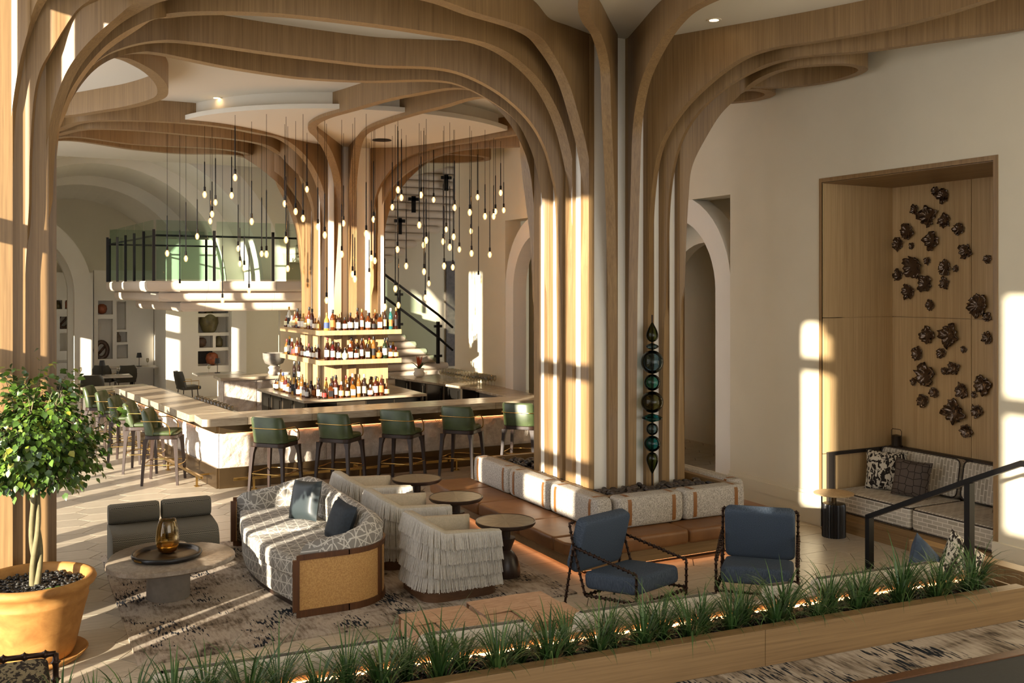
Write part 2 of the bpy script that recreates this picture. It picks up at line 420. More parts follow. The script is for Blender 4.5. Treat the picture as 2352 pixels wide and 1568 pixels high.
m.box(LX-.25, y, -.2, LX, 40, 7.4)
struct(m.build('wall_left', plaster), 'window wall at the left')
for i, (a, b, z0, z1, ms, ts) in enumerate(wins):
    m = MB(); m.box(LX-.2, a, z0, LX-.1, a+.05, z1).box(LX-.2, b-.05, z0, LX-.1, b, z1).box(LX-.2, a, z1-.05, LX-.1, b, z1).box(LX-.2, a, z0, LX-.1, b, z0+.05)
    for q in ms: m.box(LX-.2, q-.05, z0, LX-.1, q+.05, z1)
    for q in ts:
        q, hh = q if isinstance(q, tuple) else (q, .09); m.box(LX-.2, a, q-hh, LX-.1, b, q+hh)
    if i == 2:   # arched head
        for k in range(8):
            t0 = k/8; yy = a+(b-a)*t0; zz = z1-.55*(1-sqrt(max(0, 1-((t0-.5)*2)**2))) 
            m.box(LX-.2, yy, zz, LX-.1, yy+(b-a)/8, z1)
    struct(m.build('window_%d' % (i+1), bronze), 'tall bronze framed window')

# ---- ceiling, soffit disc, vent
ceiling = struct(MB().box(-1.25, -6, CEIL, 9.2, 23.3, 7.4).build('ceiling', ceil_mat), 'flat cream ceiling')
DC = (5.28, 16.5); DR = 2.98; DZ = 5.5
def arcp(r): 
    a0, a1 = atan2(15.75-DC[1], 2.62-DC[0]), atan2(14.3-DC[1], 7.3-DC[0])+2*pi*0
    a0 = a0 % (2*pi); a1 = a1 % (2*pi); return [(DC[0]+r*cos(a0+(a1-a0)*k/30), DC[1]+r*sin(a0+(a1-a0)*k/30)) for k in range(31)]
inner = [(7.15, 15.0), (6.85, 16.0), (6.3, 17.3), (5.2, 17.35), (4.5, 17.0), (3.75, 16.4), (3.1, 16.0)]
m = MB(); m.prism(arcp(DR)+inner, DZ, DZ+.07); m.prism(arcp(DR-.16)+inner, DZ+.07, CEIL)
struct(m.build('trim_4', ceil_mat), 'dropped white ceiling panel with curved edge over the bar')
for (u, v) in ((1640, 45), (498, 224)):
    p = P(u, v, z=CEIL); t = empty('downlight', (p.x, p.y, CEIL-.003))
    MB().lathe([(.05, -.006), (.075, -.006), (.08, 0), (.05, 0)], 20, cap=False).build('trim_ring', ceil_mat, t)
    MB().lathe([(.001, -.004), (.055, -.004), (.055, -.001), (.001, -.001)], 16).build('lens', glow('downlight_lens%d' % u, '#ffd79a', 14), t)
    tag(t, 'small round recessed downlight %s' % ('near the forked beam at right' if u > 1000 else 'left of the dropped panel over the bar'), 'downlight')
p = P(877, 321, z=DZ)
tag(MB().at(p.x, p.y, DZ).lathe([(.10, 0), (.16, 0), (.17, -.012), (.10, -.02), (.02, -.015)], 24).build('ceiling_speaker', black_metal), 'round dark speaker grille in the white panel above the bar', 'speaker')

# ---- ribs: vertical oak fins that sweep out of the columns and wind under the ceiling
RZ = 5.45; RT = .135; KS = (RZ-EYE)/2.4
ribn = [4]
def rib(pts, label, thick=RT, n=8, close=False, top=CEIL):
    pts = [Vector(p) for p in pts]; i0 = 0; i1 = len(pts)
    if not close:   # straight feet stay straight, only the swept part is smoothed
        while i0 < len(pts)-1 and abs(pts[i0].z-pts[0].z) < .02 and pts[0].z < 1.2 and abs(pts[i0+1].z-pts[0].z) < .02: i0 += 1
        while i1 > 1 and pts[-1].z < 1.2 and abs(pts[i1-2].z-pts[-1].z) < .02: i1 -= 1
    path = pts[:i0]+catmull(pts[i0:i1], n, close)+pts[i1:]; N = len(path); rings = []
    for i, p in enumerate(path):
        for wdw in range(2, 60):   # widen the window until the plan direction is clear
            a = path[max(0, i-wdw)]; b = path[min(N-1, i+wdw)]
            if close: a = path[i-2]; b = path[(i+2) % N]
            t = Vector((b.x-a.x, b.y-a.y, 0))
            if t.length > .12: break
        t.normalize(); q = Vector((-t.y, t.x, 0))*thick/2
        zb = max(0, min(p.z, CEIL-.1))
        rings.append([(p.x+q.x, p.y+q.y, zb), (p.x-q.x, p.y-q.y, zb), (p.x-q.x, p.y-q.y, top+.02), (p.x+q.x, p.y+q.y, top+.02)])
    if close: rings.append(rings[0])
    m = MB(); m.loft(rings, cap=not close); ribn[0] += 1
    o = m.build('trim_%d' % ribn[0], oak_v, smooth=40); return struct(o, label)
def A(tip, h, pix):
    return [Pline(u, v, tip, (h[0]*KS, h[1]*KS)) for u, v in pix]
def H(pix, z=None): return [P(u, v, z=z or RZ) for u, v in pix]
def fin(tip, core, zb=0.0): return [Vector((core[0], core[1], zb)), Vector((tip[0]*.6+core[0]*.4, tip[1]*.6+core[1]*.4, zb)), Vector((tip[0], tip[1], zb))]
def lift(tip, z, e=.004, to=None):
    return [Vector((tip[0]+(to[0]-tip[0])*e*k, tip[1]+(to[1]-tip[1])*e*k, z*k/4)) for k in range(1, 5)]
def ribarch(tip, core, h, pix, hz, label, **k):
    arch = A(tip, h, pix); a0 = arch[0]
    tipv = Vector((tip[0], tip[1], 0)); low = [tipv.lerp(a0, f) for f in (.35, .7)]
    for q, f in zip(low, (.35, .7)):
        g = f*f*.6; q.x = tip[0]+(a0.x-tip[0])*g; q.y = tip[1]+(a0.y-tip[1])*g; q.z = a0.z*f
    return rib([Vector((core[0], core[1], 0)), tipv]+low+arch+hz, label, **k)
def V(x, y, z=None): return Vector((x*KS, y*KS, RZ)) if z is None else Vector((x, y, z))
# main column (left face fins E1..E4, front face fins)
TX = 5.80; LC = (-.35, 9.8)
leftE2 = [P(*q, z=RZ) for q in ((975,76),(800,52),(620,34),(448,31),(380,38))]
a2 = A((.38, 9.68), (1.45, 8.84), [(344,48),(241,114),(172,200),(145,262),(131,310)])
ribarch((TX,9.80), (5.90,9.80), (4.17,8.67), [(1313,427),(1303,362),(1279,275),(1237,196),(1182,141)], H([(1113,103)])+leftE2+a2+[V(.38,9.68,2.6), V(.38,9.68,.0), V(.0,9.68,0)], 'oak rib arching from the central column to the left column, second from the front')
ribarch((TX,9.445), (5.87,9.445), (4.79,8.57), [(1347,424),(1337,344),(1320,275),(1292,186)], H([(1251,114),(1199,69),(1079,31),(993,1)])+[V(2.3,7.45), V(1.7,7.75), V(1.2,8.3,5.28)]+A((.31,9.48),(1.2,8.3),[(310,21),(231,83),(165,165),(127,275),(114,379)])+[V(.31,9.48,2.5), V(.31,9.48,0), V(-.1,9.48,0)], 'oak rib sweeping out of the picture at the top, front of the central column')
ribarch((TX,10.01), (5.90,10.01), (4.15,9.87), [(1275,440),(1268,406),(1251,344),(1217,282),(1148,217),(1062,172)], H([(1000,158),(872,153),(800,146),(620,124),(448,100),(379,95)])+A((.33,10.5),(1.35,9.98),[(300,106),(225,140),(160,220),(130,310),(116,400)])+[V(.33,10.5,2.5), V(.33,10.5,0), V(-.1,10.5,0)], 'oak rib arching to the left column, third from the front')
ribarch((TX,10.33), (5.90,10.33), (4.36,10.46), [(1248,482),(1237,406),(1217,337),(1182,275),(1113,224),(1044,193)], H([(993,186),(838,188),(700,181),(654,176),(517,155),(413,134),(362,124),(327,121)])+A((.32,10.9),(1.2,10.5),[(265,132),(205,170),(150,250),(124,340)])+[V(.32,10.9,2.8), V(.32,10.9,0), V(-.1,10.9,0)], 'oak rib arching to the left column, fourth from the front')
ribarch((6.105,9.32), (6.105,9.45), (5.0,7.93), [(1400,420),(1392,241),(1389,155)], H([(1372,86),(1347,45),(1344,2)])+[V(4.0,6.0), V(3.9,4.5)], 'oak rib rising from the front of the central column towards the viewer', thick=.105)
ribarch((6.36,9.32), (6.36,9.45), (5.45,7.4), [(1460,400),(1465,283),(1481,194),(1517,113)], H([(1558,53),(1606,15)])+[V(5.25,6.0), V(5.6,4.6)], 'oak rib forking right of the column front towards the viewer', thick=.105)
ribarch((6.61,9.32), (6.61,9.45), (6.80,7.55), [(1501,445),(1521,336),(1562,263),(1623,198),(1704,138)], H([(1764,115),(1886,95),(2048,65),(2169,34),(2270,2)])+[V(7.2,4.6), V(7.0,3.5)], 'upper long oak rib running right from the column', thick=.105)
ribarch((6.83,9.32), (6.83,9.45), (7.29,7.7), [(1542,425),(1566,324),(1602,263),(1663,206),(1744,158)], H([(1825,134),(1987,119),(2169,93),(2352,67)], 5.39)+[V(8.7,5.2,5.39), V(8.7,4.0,5.39)], 'lower long oak rib running right along the wall', thick=.105)
ribarch((7.06,9.33), (7.06,9.45), (7.63,8.47), [(1578,457),(1586,385),(1619,316),(1659,255),(1716,204)], H([(1764,174),(1825,156)], 5.36)+[V(8.2,7.86,5.36), V(8.55,7.95,5.36), V(8.70,8.35,5.36), V(8.62,8.85,5.36), V(8.3,9.2,5.36), V(7.95,9.25,5.36)], 'oak rib curling into a long loop beside the right wall', thick=.105)
rib([V(7.1,9.85,0), V(7.2,9.8,0), V(7.2,9.78,2), V(7.22,9.75,3.6), V(7.4,9.7,4.7), V(7.75,9.6,5.25), V(8.2,9.4,5.36), V(8.57,9.48,5.36), V(8.68,9.85,5.36), V(8.5,10.2,5.36), V(8.0,10.45,5.36), V(7.6,10.4,5.36)], 'oak rib with a small loop behind the long loop at right')
# loop left of the bar
rib([V(.3,10.9,4.2), V(.7,10.85,5.1)]+H([(272,133),(327,155),(362,183),(374,207),(365,225),(300,245),(241,255),(145,268)])+[V(-.2,15.6)], 'oak rib turning in a wide loop at upper left')
# ribs between the central column and the bar column
rib([V(6.0,10.5,0), V(5.85,10.68,0), V(5.85,10.7,2.4), V(5.8,10.72,3.8), V(5.55,10.72,4.9)]+H([(1079,207),(941,220),(803,255),(745,272)])+[V(4.0,14.2)]+A((5.32,17.22),(4.06,14.44),[(720,303),(734,317),(759,362),(776,430)])+[V(5.31,17.2,2.6), V(5.32,17.22,1.0), V(5.5,17.6,1.0)], 'winding oak rib from the central column down to the bar column')
rib([V(6.3,10.6,0), V(6.2,10.85,0), V(6.2,10.87,2.4), V(6.15,10.9,3.8), V(5.9,11.0,4.9)]+H([(1124,226),(1010,248),(907,276),(855,296)])+A((5.6,17.25),(4.95,14.6),[(827,320),(817,362),(810,448)])+[V(5.6,17.2,2.8), V(5.6,17.25,1.0), V(5.7,17.6,1.0)], 'oak rib winding beside the pendant cluster to the bar column')
ribarch((6.04,17.28), (6.0,17.7), (6.48,15.69), [(862,465),(883,413),(924,369)], H([(986,344),(1079,327),(1203,307)])+[V(7.25,12.4), V(7.1,11.5), V(6.9,10.9)], 'oak rib right of the bar column passing behind the big arch')
ribarch((6.22,17.4), (6.1,17.8), (6.96,15.69), [(872,510),(889,448),(924,406),(976,372)], H([(1044,348),(1220,336)])+[V(8.75,13.6)], 'lower oak rib running right from the bar column')
ribarch((6.32,17.7), (6.1,18), (7.0,16.6), [(880,540),(902,460),(940,410)], [V(6.95,16.4), V(7.3,16.05), V(7.75,16.1), V(7.95,16.5), V(7.7,17.0), V(7.2,17.3), V(6.9,17.3)], 'oak rib curling into a loop right of the bar column')
# ribs left of the bar column
ribarch((5.1,17.45), (5.5,17.6), (4.0,15.84), [(744,482),(734,430),(706,372)], H([(654,324),(585,306),(482,289),(344,279),(207,279),(134,300)])+[V(.2,17.0,5.1)], 'front oak rib spanning left from the bar column')
ribarch((5.1,18.08), (5.5,18.1), (3.9,16.9), [(720,492),(709,448),(682,396)], H([(637,351),(568,325),(448,312),(310,300),(207,297),(131,312)])+[V(.2,17.4,5.1)], 'second oak rib spanning left from the bar column')
ribarch((5.1,18.6), (5.5,18.5), (3.9,17.6), [(699,492),(678,448),(637,396)], H([(585,362),(517,344),(310,332),(172,315),(131,318)])+[V(.2,17.8,5.1)], 'third oak rib spanning left from the bar column')
rib([V(5.4,18.9,0), V(5.12,18.95,0), V(5.1,18.95,3.5), V(4.95,18.9,4.3), V(4.5,18.7,5.0)]+H([(560,362),(517,355),(413,353),(310,344),(127,324)])+[V(.2,18.3,5.1)], 'rearmost oak rib spanning left from the bar column')
# left column extra fins (near the frame edge)
rib([V(-.25,9.365,0), V(.127,9.365,0), V(.127,9.365,1.5), V(.127,9.365,3.0)]+[Pline(u, v, (.127,9.365), (.95,9.1)) for u, v in ((69,482),(72,344),(88,186),(117,120),(193,17))]+[V(1.4,7.4), V(2.6,6.6)], 'oak rib climbing the left column and leaving the picture at the top', thick=.07)
rib([V(-.4,9.31,0), V(.03,9.31,0), V(.03,9.31,1.8), V(.03,9.31,3.6)]+[Pline(u, v, (.03,9.31), (.6,9.0)) for u, v in ((31,275),(48,155),(65,83),(96,2))]+[V(.6,7.6), V(1.6,6.8)], 'outer oak rib at the left edge of the picture', thick=.07)
# plaster cores of the columns
cm = MB().box(5.855, 9.385, 0, 7.12, 10.6, CEIL).build('column_core', plaster_white); struct(cm, 'white plaster core of the central column')
cm = MB().box(5.19, 17.33, 0, 6.24, 18.85, CEIL).build('column_core', plaster_white); struct(cm, 'white plaster core of the bar column')
cm = MB().box(-.95, 9.37, 0, -.06, 11.0, CEIL).build('column_core', plaster_white); struct(cm, 'white plaster core of the left column')
# ================================================================ BAR
stone_top = NT('travertine'); _v = stone_top.noise(stone_top.coord((2, 12, 12), (0, 0, .2)), 1.6, 6, .6, .5)
stone_top.col(stone_top.ramp(_v, [(.3, '#8f7f69'), (.5, '#aa9a82'), (.7, '#bfb19a')])); stone_top = stone_top.set(.22, spec=.5).mat
rough_t = NT('rough_stone'); _v = rough_t.noise(rough_t.coord(), 9, 6, .65); rough_t.col(rough_t.ramp(_v, [(.3, '#b3a596'), (.7, '#d6cabb')])); rough_t.bump(rough_t.noise(rough_t.coord((1,1,1)), 26, 6, .7), .9, .02); rough_stone = rough_t.set(.85).mat
dark_glass = plain('smoked_glass', '#1c1a17', .12, spec=.6); cab_m = plain('bronze_cabinet', '#5d5142', .35, .5, var=.1)
UL = Vector((-.1215, .9926, 0)); UN = Vector((.9926, .1215, 0))       # left leg: direction away, inward normal
C0 = Vector((2.70, 14.50, 0))                                          # outer corner of the bar body
counter = empty('bar_counter', (0, 0, 0)); tag(counter, 'long L-shaped stone bar counter with rough stone front and brass footing', 'bar counter')
CO = Vector((2.40, 14.04, 0)); CI = Vector((3.02, 14.74, 0)); ZT = 1.07
def quad_slab(a, b, c, d, z0, z1, name, mat, par, bv=.004): return MB().prism([(p[0], p[1]) for p in (a, b, c, d)], z0, z1).build(name, mat, par, bevel=bv)
xs = [3.02, 3.95, 4.95, 5.95, 6.95, 7.95, 8.75]
for a, b in zip(xs, xs[1:]): quad_slab((a+.002, 14.04), (b-.002, 14.04), (b-.002, 14.74), (a+.002, 14.74), .965, ZT, 'slab', stone_top, counter)
MB().prism([(2.40, 14.10), (2.46, 14.04), (3.018, 14.04), (3.018, 14.738), (2.39, 14.74-.07)], .965, ZT).build('slab', stone_top, counter, bevel=.004)
ks = [.66, 1.55, 2.45, 3.4, 4.4, 5.4]
for a, b in zip(ks, ks[1:]):
    p = CO+UL*(a+.002); q = CO+UL*(b-.002); quad_slab(p, p+UN*.66, q+UN*.66, q, .965, ZT, 'slab', stone_top, counter)
# service rail on the staff side
MB().box(3.05, 14.745, .98, 8.7, 14.93, 1.02).build('drip_rail', steel, counter, bevel=.004)
p = CO+UL*.75+UN*.665; q = CO+UL*5.4+UN*.665; MB().prism([(v.x, v.y) for v in (p, p+UN*.18, q+UN*.18, q)], .98, 1.02).build('drip_rail', steel, counter, bevel=.004)
# body core, plinth, brass bands
body = [(C0.x+.03, C0.y+.03), (8.7, 14.53), (8.7, 14.70), (3.02, 14.72)]
pe = C0+UL*5.0
MB().prism(body, 0, .964).build('core', cab_m, counter)
MB().prism([(C0.x+.03, C0.y+.03), (3.02, 14.72), (pe.x+.36, pe.y+.04), (pe.x+.03, pe.y)], 0, .964).build('core', cab_m, counter)
MB().box(C0.x-.0, 14.455, .80, 8.7, 14.53, .965).build('brass_band', brass_dark, counter, bevel=.003)
q = pe; n2 = UN*-.045; MB().prism([(v.x, v.y) for v in (C0+n2, C0+UN*.04, q+UN*.04, q+n2)], .80, .965).build('brass_band', brass_dark, counter, bevel=.003)
MB().box(C0.x, 14.47, 0, 8.7, 14.53, .295).build('plinth', brass_dark, counter, bevel=.003)
MB().prism([(v.x, v.y) for v in (C0+UN*-.03, C0+UN*.04, q+UN*.04, q+UN*-.03)], 0, .295).build('plinth', brass_dark, counter, bevel=.003)
def rough_panel(p, d, nrm, L, z0, z1, name, par, amp=.028, res=.045):
    nu = int(L/res); nv = int((z1-z0)/res); vs = []; fs = []
    for j in range(nv+1):
        for i in range(nu+1):
            t = p+d*(L*i/nu); z = z0+(z1-z0)*j/nv; e = min(i, nu-i, 1)*min(j, nv-j, 1)
            k = noise.fractal(Vector((t.x*5, t.y*5, z*5)), 1.0, 2.0, 4)*amp+amp*.5
            t = t+nrm*(k if e else 0); vs.append((t.x, t.y, z))
    for j in range(nv):
        for i in range(nu): a = j*(nu+1)+i; fs.append((a, a+1, a+nu+2, a+nu+1))
    m = MB(); m.add(vs, fs); return m.build(name, rough_stone, par)
ux = Vector((1, 0, 0))
for a, b in ((2.705, 4.3), (4.3, 5.9), (5.9, 7.5), (7.5, 8.7)):
    rough_panel(Vector((a, 14.495, 0)), ux, Vector((0, -1, 0)), b-a-.004, .295, .80, 'stone_panel', counter)
for a in (0, 1.25, 2.5, 3.75):
    rough_panel(C0+UL*(a+1.246), -UL, -UN, 1.246, .295, .80, 'stone_panel', counter)
MB().box(2.8, 14.462, .792, 8.6, 14.485, .799).build('led_strip', led_soft, counter)
a = C0+UL*.1-UN*.03; b = C0+UL*4.9-UN*.03; MB().prism([(v.x, v.y) for v in (a, a+UN*.02, b+UN*.02, b)], .792, .799).build('led_strip', led_soft, counter)
# brass foot rail
fr = MB().box(2.86, 14.23, .145, 8.6, 14.27, .185); fro = fr.build('foot_rail', brass, counter, bevel=.004)
for x in (3.15, 4.75, 6.35, 7.95):
    MB().box(x-.014, 14.235, 0, x+.014, 14.265, .15).box(x-.045, 14.22, 0, x+.045, 14.28, .012).box(x-.014, 14.25, .155, x+.014, 14.475, .175).box(x-.04, 14.46, .13, x+.04, 14.472, .20).build('rail_post', brass, fro)
a = C0+UL*.12-UN*.23; b = C0+UL*4.9-UN*.23
fr2 = MB().prism([(v.x, v.y) for v in (a, a+UN*.04, b+UN*.04, b)], .145, .185).build('foot_rail', brass, counter, bevel=.004)
for k in (.35, 1.9, 3.4, 4.7):
    c = C0+UL*k-UN*.21; mm = MB(); mm.at(c.x, c.y, 0, atan2(UL.y, UL.x)-pi/2).box(-.014, -.014, 0, .014, .014, .15).box(-.03, -.045, 0, .03, .045, .012).box(0, -.014, .155, .20, .014, .175); mm.build('rail_post', brass, fr2)
for k in range(5):
    MB().at(3.6+1.25*k, 14.44, .80).tube([(-.03, 0, -.0), (-.03, -.02, -.015), (-.015, -.02, -.03), (0, -.01, -.01), (.015, -.02, -.03), (.03, -.02, -.015), (.03, 0, 0)], .004, 5).build('bag_hook', brass, counter)

# ---- bar stools
leather_g = NT('green_leather'); _v = leather_g.noise(leather_g.coord(), 7, 3, .5); leather_g.col(leather_g.ramp(_v, [(.3, '#364026'), (.7, '#465331')])); leather_g.bump(leather_g.noise(leather_g.coord(), 180, 2, .5), .12, .002); leather_g = leather_g.set(.38, spec=.5).mat
def make_stool():
    t = empty('bar_stool'); W, D = .235, .215      # faces local +y
    seatp = [(x, y) for x, y in rrect(-W, -D, W, D, .09, 6)]
    MB().loft([[(x*.97, y*.97, .672) for x, y in seatp], [(x, y, .68) for x, y in seatp], [(x, y, .725) for x, y in seatp], [(x*.97, y*.97, .73) for x, y in seatp]]).build('seat_frame', darkwood, t, smooth=30)
    m = MB(); rings = []
    for z, k in ((.731, .95), (.745, .985), (.765, .985), (.785, .94), (.792, .8), (.795, .4)): rings.append([(x*k, y*k, z) for x, y in seatp])
    m.loft(rings).build('seat', leather_g, t, smooth='all')
    # curved backrest
    prof = []; n = 16; outer = []; inner = []
    for k in range(n+1):
        a = pi*1.06+pi*.88*k/n; sx = cos(a); sy = sin(a)
        ex = math.copysign(abs(sx)**.55, sx); ey = math.copysign(abs(sy)**.55, sy)
        outer.append((ex*.245, -.005+ey*.215)); inner.append((ex*.205, -.005+ey*.165))
    vs = []; fs = []
    def zt(k): q = abs(k/n-.5)*2; return 1.10-.24*max(0, q-.72)/.28*max(0, q-.72)/.28
    rows = [(outer, lambda k: .735), (outer, lambda k: zt(k)-.03), ([(o[0]*.5+i[0]*.5, o[1]*.5+i[1]*.5) for o, i in zip(outer, inner)], zt), (inner, lambda k: zt(k)-.03), (inner, lambda k: .765)]
    m = MB(); m.loft([[(p[k][0]*(1+.05*(f(k)-.735)/.36), p[k][1]-.06*(f(k)-.735)/.36, f(k)) for p, f in rows] for k in range(n+1)], closed=True)
    m.build('backrest', leather_g, t, smooth=60)
    for sx in (-1, 1):
        for sy in (-1, 1):
            m = MB(); rings = []
            for z, r, o in ((0, .015, .045), (.3, .019, .03), (.58, .023, .012), (.675, .034, 0)):
                cx = sx*(W-.03+o); cy = sy*(D-.03+o); rings.append([(cx+r*a, cy+r*b, z) for a, b in ((-1,-1),(1,-1),(1,1),(-1,1))])
            m.loft(rings).build('leg', darkwood, t, smooth=40)
    arm = [(-.235, .13, .73), (-.262, .13, .76), (-.268, .12, .86), (-.268, .04, .935), (-.262, -.08, .945), (-.255, -.18, .945), (-.22, -.245, .945), (-.1, -.262, .945), (.1, -.262, .945), (.22, -.245, .945), (.255, -.18, .945), (.262, -.08, .945), (.268, .04, .935), (.268, .12, .86), (.262, .13, .76), (.235, .13, .73)]
    MB().tube(catmull(arm, 4), .0075, 6).build('armrest', brass, t, smooth='all')
    f = [(-.235, -.21, .30), (0, -.225, .30), (.235, -.21, .30), (.245, 0, .30), (.235, .215, .30), (0, .27, .30), (-.235, .215, .30), (-.245, 0, .30)]
    MB().tube(catmull(f, 4, True), .008, 6, closed=True).build('footrest', brass, t, smooth='all')
    return t
stool0 = make_stool()
stool_spots = [(3.23,13.72,-46,'lit half by the sun, nearest the bar corner'), (4.17,13.71,-47,'second from the bar corner on the long side'), (5.12,13.68,-46,'third from the bar corner on the long side'), (6.10,13.66,-47,'fourth from the bar corner, with a narrow strip of sun'), (7.15,13.64,-46,'fully sunlit, beside the stone planter column'),
    (2.01,15.4,-110,'nearest of the row at left, right of the ficus'), (1.86,16.5,-110,'second of the row behind the ficus'), (1.72,17.45,-110,'third of the row behind the ficus'), (1.60,18.45,-110,'fourth of the row at the far bar end'), (1.47,19.5,-110,'farthest of the row at the far bar end')]
for i, (x, y, a, lb) in enumerate(stool_spots):
    a = radians(a); fx, fy = -sin(a), cos(a)
    loc = (x+fx*(.2 if i < 5 else .06), y+fy*(.2 if i < 5 else .06), 0)
    o = stool0 if i == 0 else copy_tree(stool0, loc, a)
    o.location = loc; o.rotation_euler = (0, 0, a); o.scale = (1.1, 1.1, 1.0)
    tag(o, 'green leather bar stool, '+lb, 'bar stool', 'bar stools along the counter')

# ---- island cabinet round the bar column
isl = empty('bar_island', (0, 0, 0)); tag(isl, 'dark glass fronted island cabinet with stone top round the bar column', 'cabinet')
ip = [(4.34, 19.35), (4.59, 16.86), (6.95, 16.95), (6.95, 19.35)]
MB().prism(ip, .885, .93).build('top', stone_top, isl, bevel=.004)
ins = [(4.42, 19.3), (4.66, 16.94), (6.88, 17.03), (6.88, 19.3)]
MB().prism(ins, .0, .884).build('body', cab_m, isl)
for k in range(4):
    x0 = 4.68+.55*k; f = lambda x: 16.945+.04*(x-4.66)
    d = MB().add([(x0, f(x0)-.012, .1), (x0+.53, f(x0+.53)-.012, .1), (x0+.53, f(x0+.53)-.012, .86), (x0, f(x0)-.012, .86), (x0, f(x0)+.0, .1), (x0+.53, f(x0+.53)+.0, .1), (x0+.53, f(x0+.53), .86), (x0, f(x0), .86)], [(0,1,2,3),(7,6,5,4),(0,4,5,1),(1,5,6,2),(2,6,7,3),(3,7,4,0)]).build('door', dark_glass if k != 1 else cab_m, isl)
    MB().tube([(x0+.05, f(x0)-.03, .55), (x0+.05, f(x0)-.03, .8)], .008, 6).build('handle', chrome, d)
for k in range(4):
    t0 = k/4+.02; t1 = (k+1)/4-.02; a = Vector((4.66, 16.94, 0)); b = Vector((4.42, 19.3, 0)); p = a.lerp(b, t0); q = a.lerp(b, t1)
    d = MB().prism([(p.x-.012, p.y), (p.x, p.y), (q.x, q.y), (q.x-.012, q.y)], .1, .86).build('door', dark_glass, isl)
    MB().tube([(p.x-.03, p.y+.06, .55), (p.x-.03, p.y+.06, .8)], .008, 6).build('handle', chrome, d)
# bottle shelves hung on the column
bx = MB().box(5.10, 17.27, .932, 6.30, 18.95, 2.12); struct(bx.build('column_panel', oak_pale), 'oak panelled foot of the bar column behind the bottles')
for z, lb in ((2.06, 'upper'), (1.53, 'lower')):
    m = MB(); m.prism([(4.90, 16.95), (6.45, 16.95), (6.45, 17.265), (4.90, 17.265)], z, z+.085); m.prism([(4.90, 17.266), (5.095, 17.266), (5.095, 19.3), (4.78, 19.3)], z, z+.085)
    tag(m.build('bottle_shelf', oak_pale, bevel=.004), '%s thick oak shelf crowded with bottles round the bar column' % lb, 'shelf')

# ---- bottles
def bottle_mesh(kind):
    P_ = {'round': [(.0,.0),(.036,.0),(.038,.01),(.038,.17),(.03,.205),(.014,.235),(.013,.285)],
          'slim': [(.0,.0),(.029,.0),(.031,.01),(.031,.2),(.022,.24),(.012,.26),(.012,.31)],
          'squat': [(.0,.0),(.05,.0),(.054,.012),(.05,.10),(.03,.15),(.015,.175),(.014,.225)],
          'bell': [(.0,.0),(.043,.0),(.045,.01),(.04,.12),(.036,.16),(.016,.2),(.015,.25)],
          'globe': [(.0,.0),(.03,.0),(.052,.03),(.06,.07),(.05,.11),(.02,.145),(.014,.16),(.014,.21)],
          'square': None}
    if kind == 'square':
        m = MB(); m.loft([[(x*k, y*k, z) for x, y in rrect(-.042, -.03, .042, .03, .01, 2)] for z, k in ((0, .96), (.008, 1), (.15, 1), (.175, .7), (.19, .36), (.23, .33))])
        return m, .23, (.042, .03)
    m = MB(); m.lathe(P_[kind][1:], 12); return m, P_[kind][-1][1], (P_[kind][2][0], P_[kind][2][0])
liq = [plain('liquor_%d' % i, c, .06, spec=.7, **({'Transmission_Weight': .55} if tr else {})) for i, (c, tr) in enumerate((('#5e2810', 1), ('#7c4018', 1), ('#3f1a0c', 1), ('#a8732c', 1), ('#2a1a12', 0), ('#d9b45a', 1), ('#1f2a1a', 0), ('#dfe2dc', 1), ('#3f8f8c', 1), ('#6a201a', 1)))]
labm = [plain('label_%d' % i, c, .6) for i, c in enumerate(('#e9e2d0', '#d8c48a', '#1e1c1c', '#b4743a', '#cfcfcb', '#9a322a', '#efe7b8', '#3c4f7a'))]
capm = [plain('cap_%d' % i, c, .4, mt) for i, (c, mt) in enumerate((('#141212', 0), ('#b4924e', .8), ('#7a5a3a', 0), ('#7e241c', 0), ('#d8d4cc', .2), ('#2c3a6a', 0), ('#a5842c', .3)))]
BK = ('round', 'slim', 'squat', 'bell', 'globe', 'square')
glassme = {}; capme = {}; labme = {}
for k in BK:
    m, h, (rx, ry) = bottle_mesh(k)
    for i, q in enumerate(liq):
        mm, _, _ = bottle_mesh(k); glassme[k, i] = mm.mesh('glass', q, smooth=40)
    for i, q in enumerate(capm): capme[k, i] = MB().lathe([(.0155, h-.035), (.0165, h-.03), (.0165, h+.012), (.015, h+.016)], 10).mesh('cap', q, smooth=40)
    z0, z1 = (.035, .12) if k in ('squat', 'globe', 'square', 'bell') else (.05, .15)
    for i, q in enumerate(labm):
        if k == 'square': mm = MB().box(-.036, -.0315, .03, .036, .0315, .12)
        else:
            pr = {'round': .0388, 'slim': .0318, 'squat': .0535, 'bell': .0452, 'globe': .0605}[k]
            mm = MB(); mm.loft([[(pr*sin(-1.2+2.4*s/8), -pr*cos(-1.2+2.4*s/8), z) for s in range(9)] for z in (z0, z1)], cap=False, closed=False)
        labme[k, i] = mm.mesh('label', q)
COLN = ('dark red-brown', 'amber', 'deep brown', 'golden', 'black', 'straw yellow', 'dark green', 'clear', 'teal', 'red')
LABN = ('cream label', 'tan label', 'black label', 'orange label', 'silver label', 'red label', 'pale yellow label', 'blue label')
KN = {'round': 'round-shouldered', 'slim': 'slim tall', 'squat': 'squat', 'bell': 'bell-shaped', 'globe': 'globe-shaped', 'square': 'square'}
CAPN = ('black', 'brass', 'cork', 'red', 'white', 'blue', 'yellow'); used_lab = {}
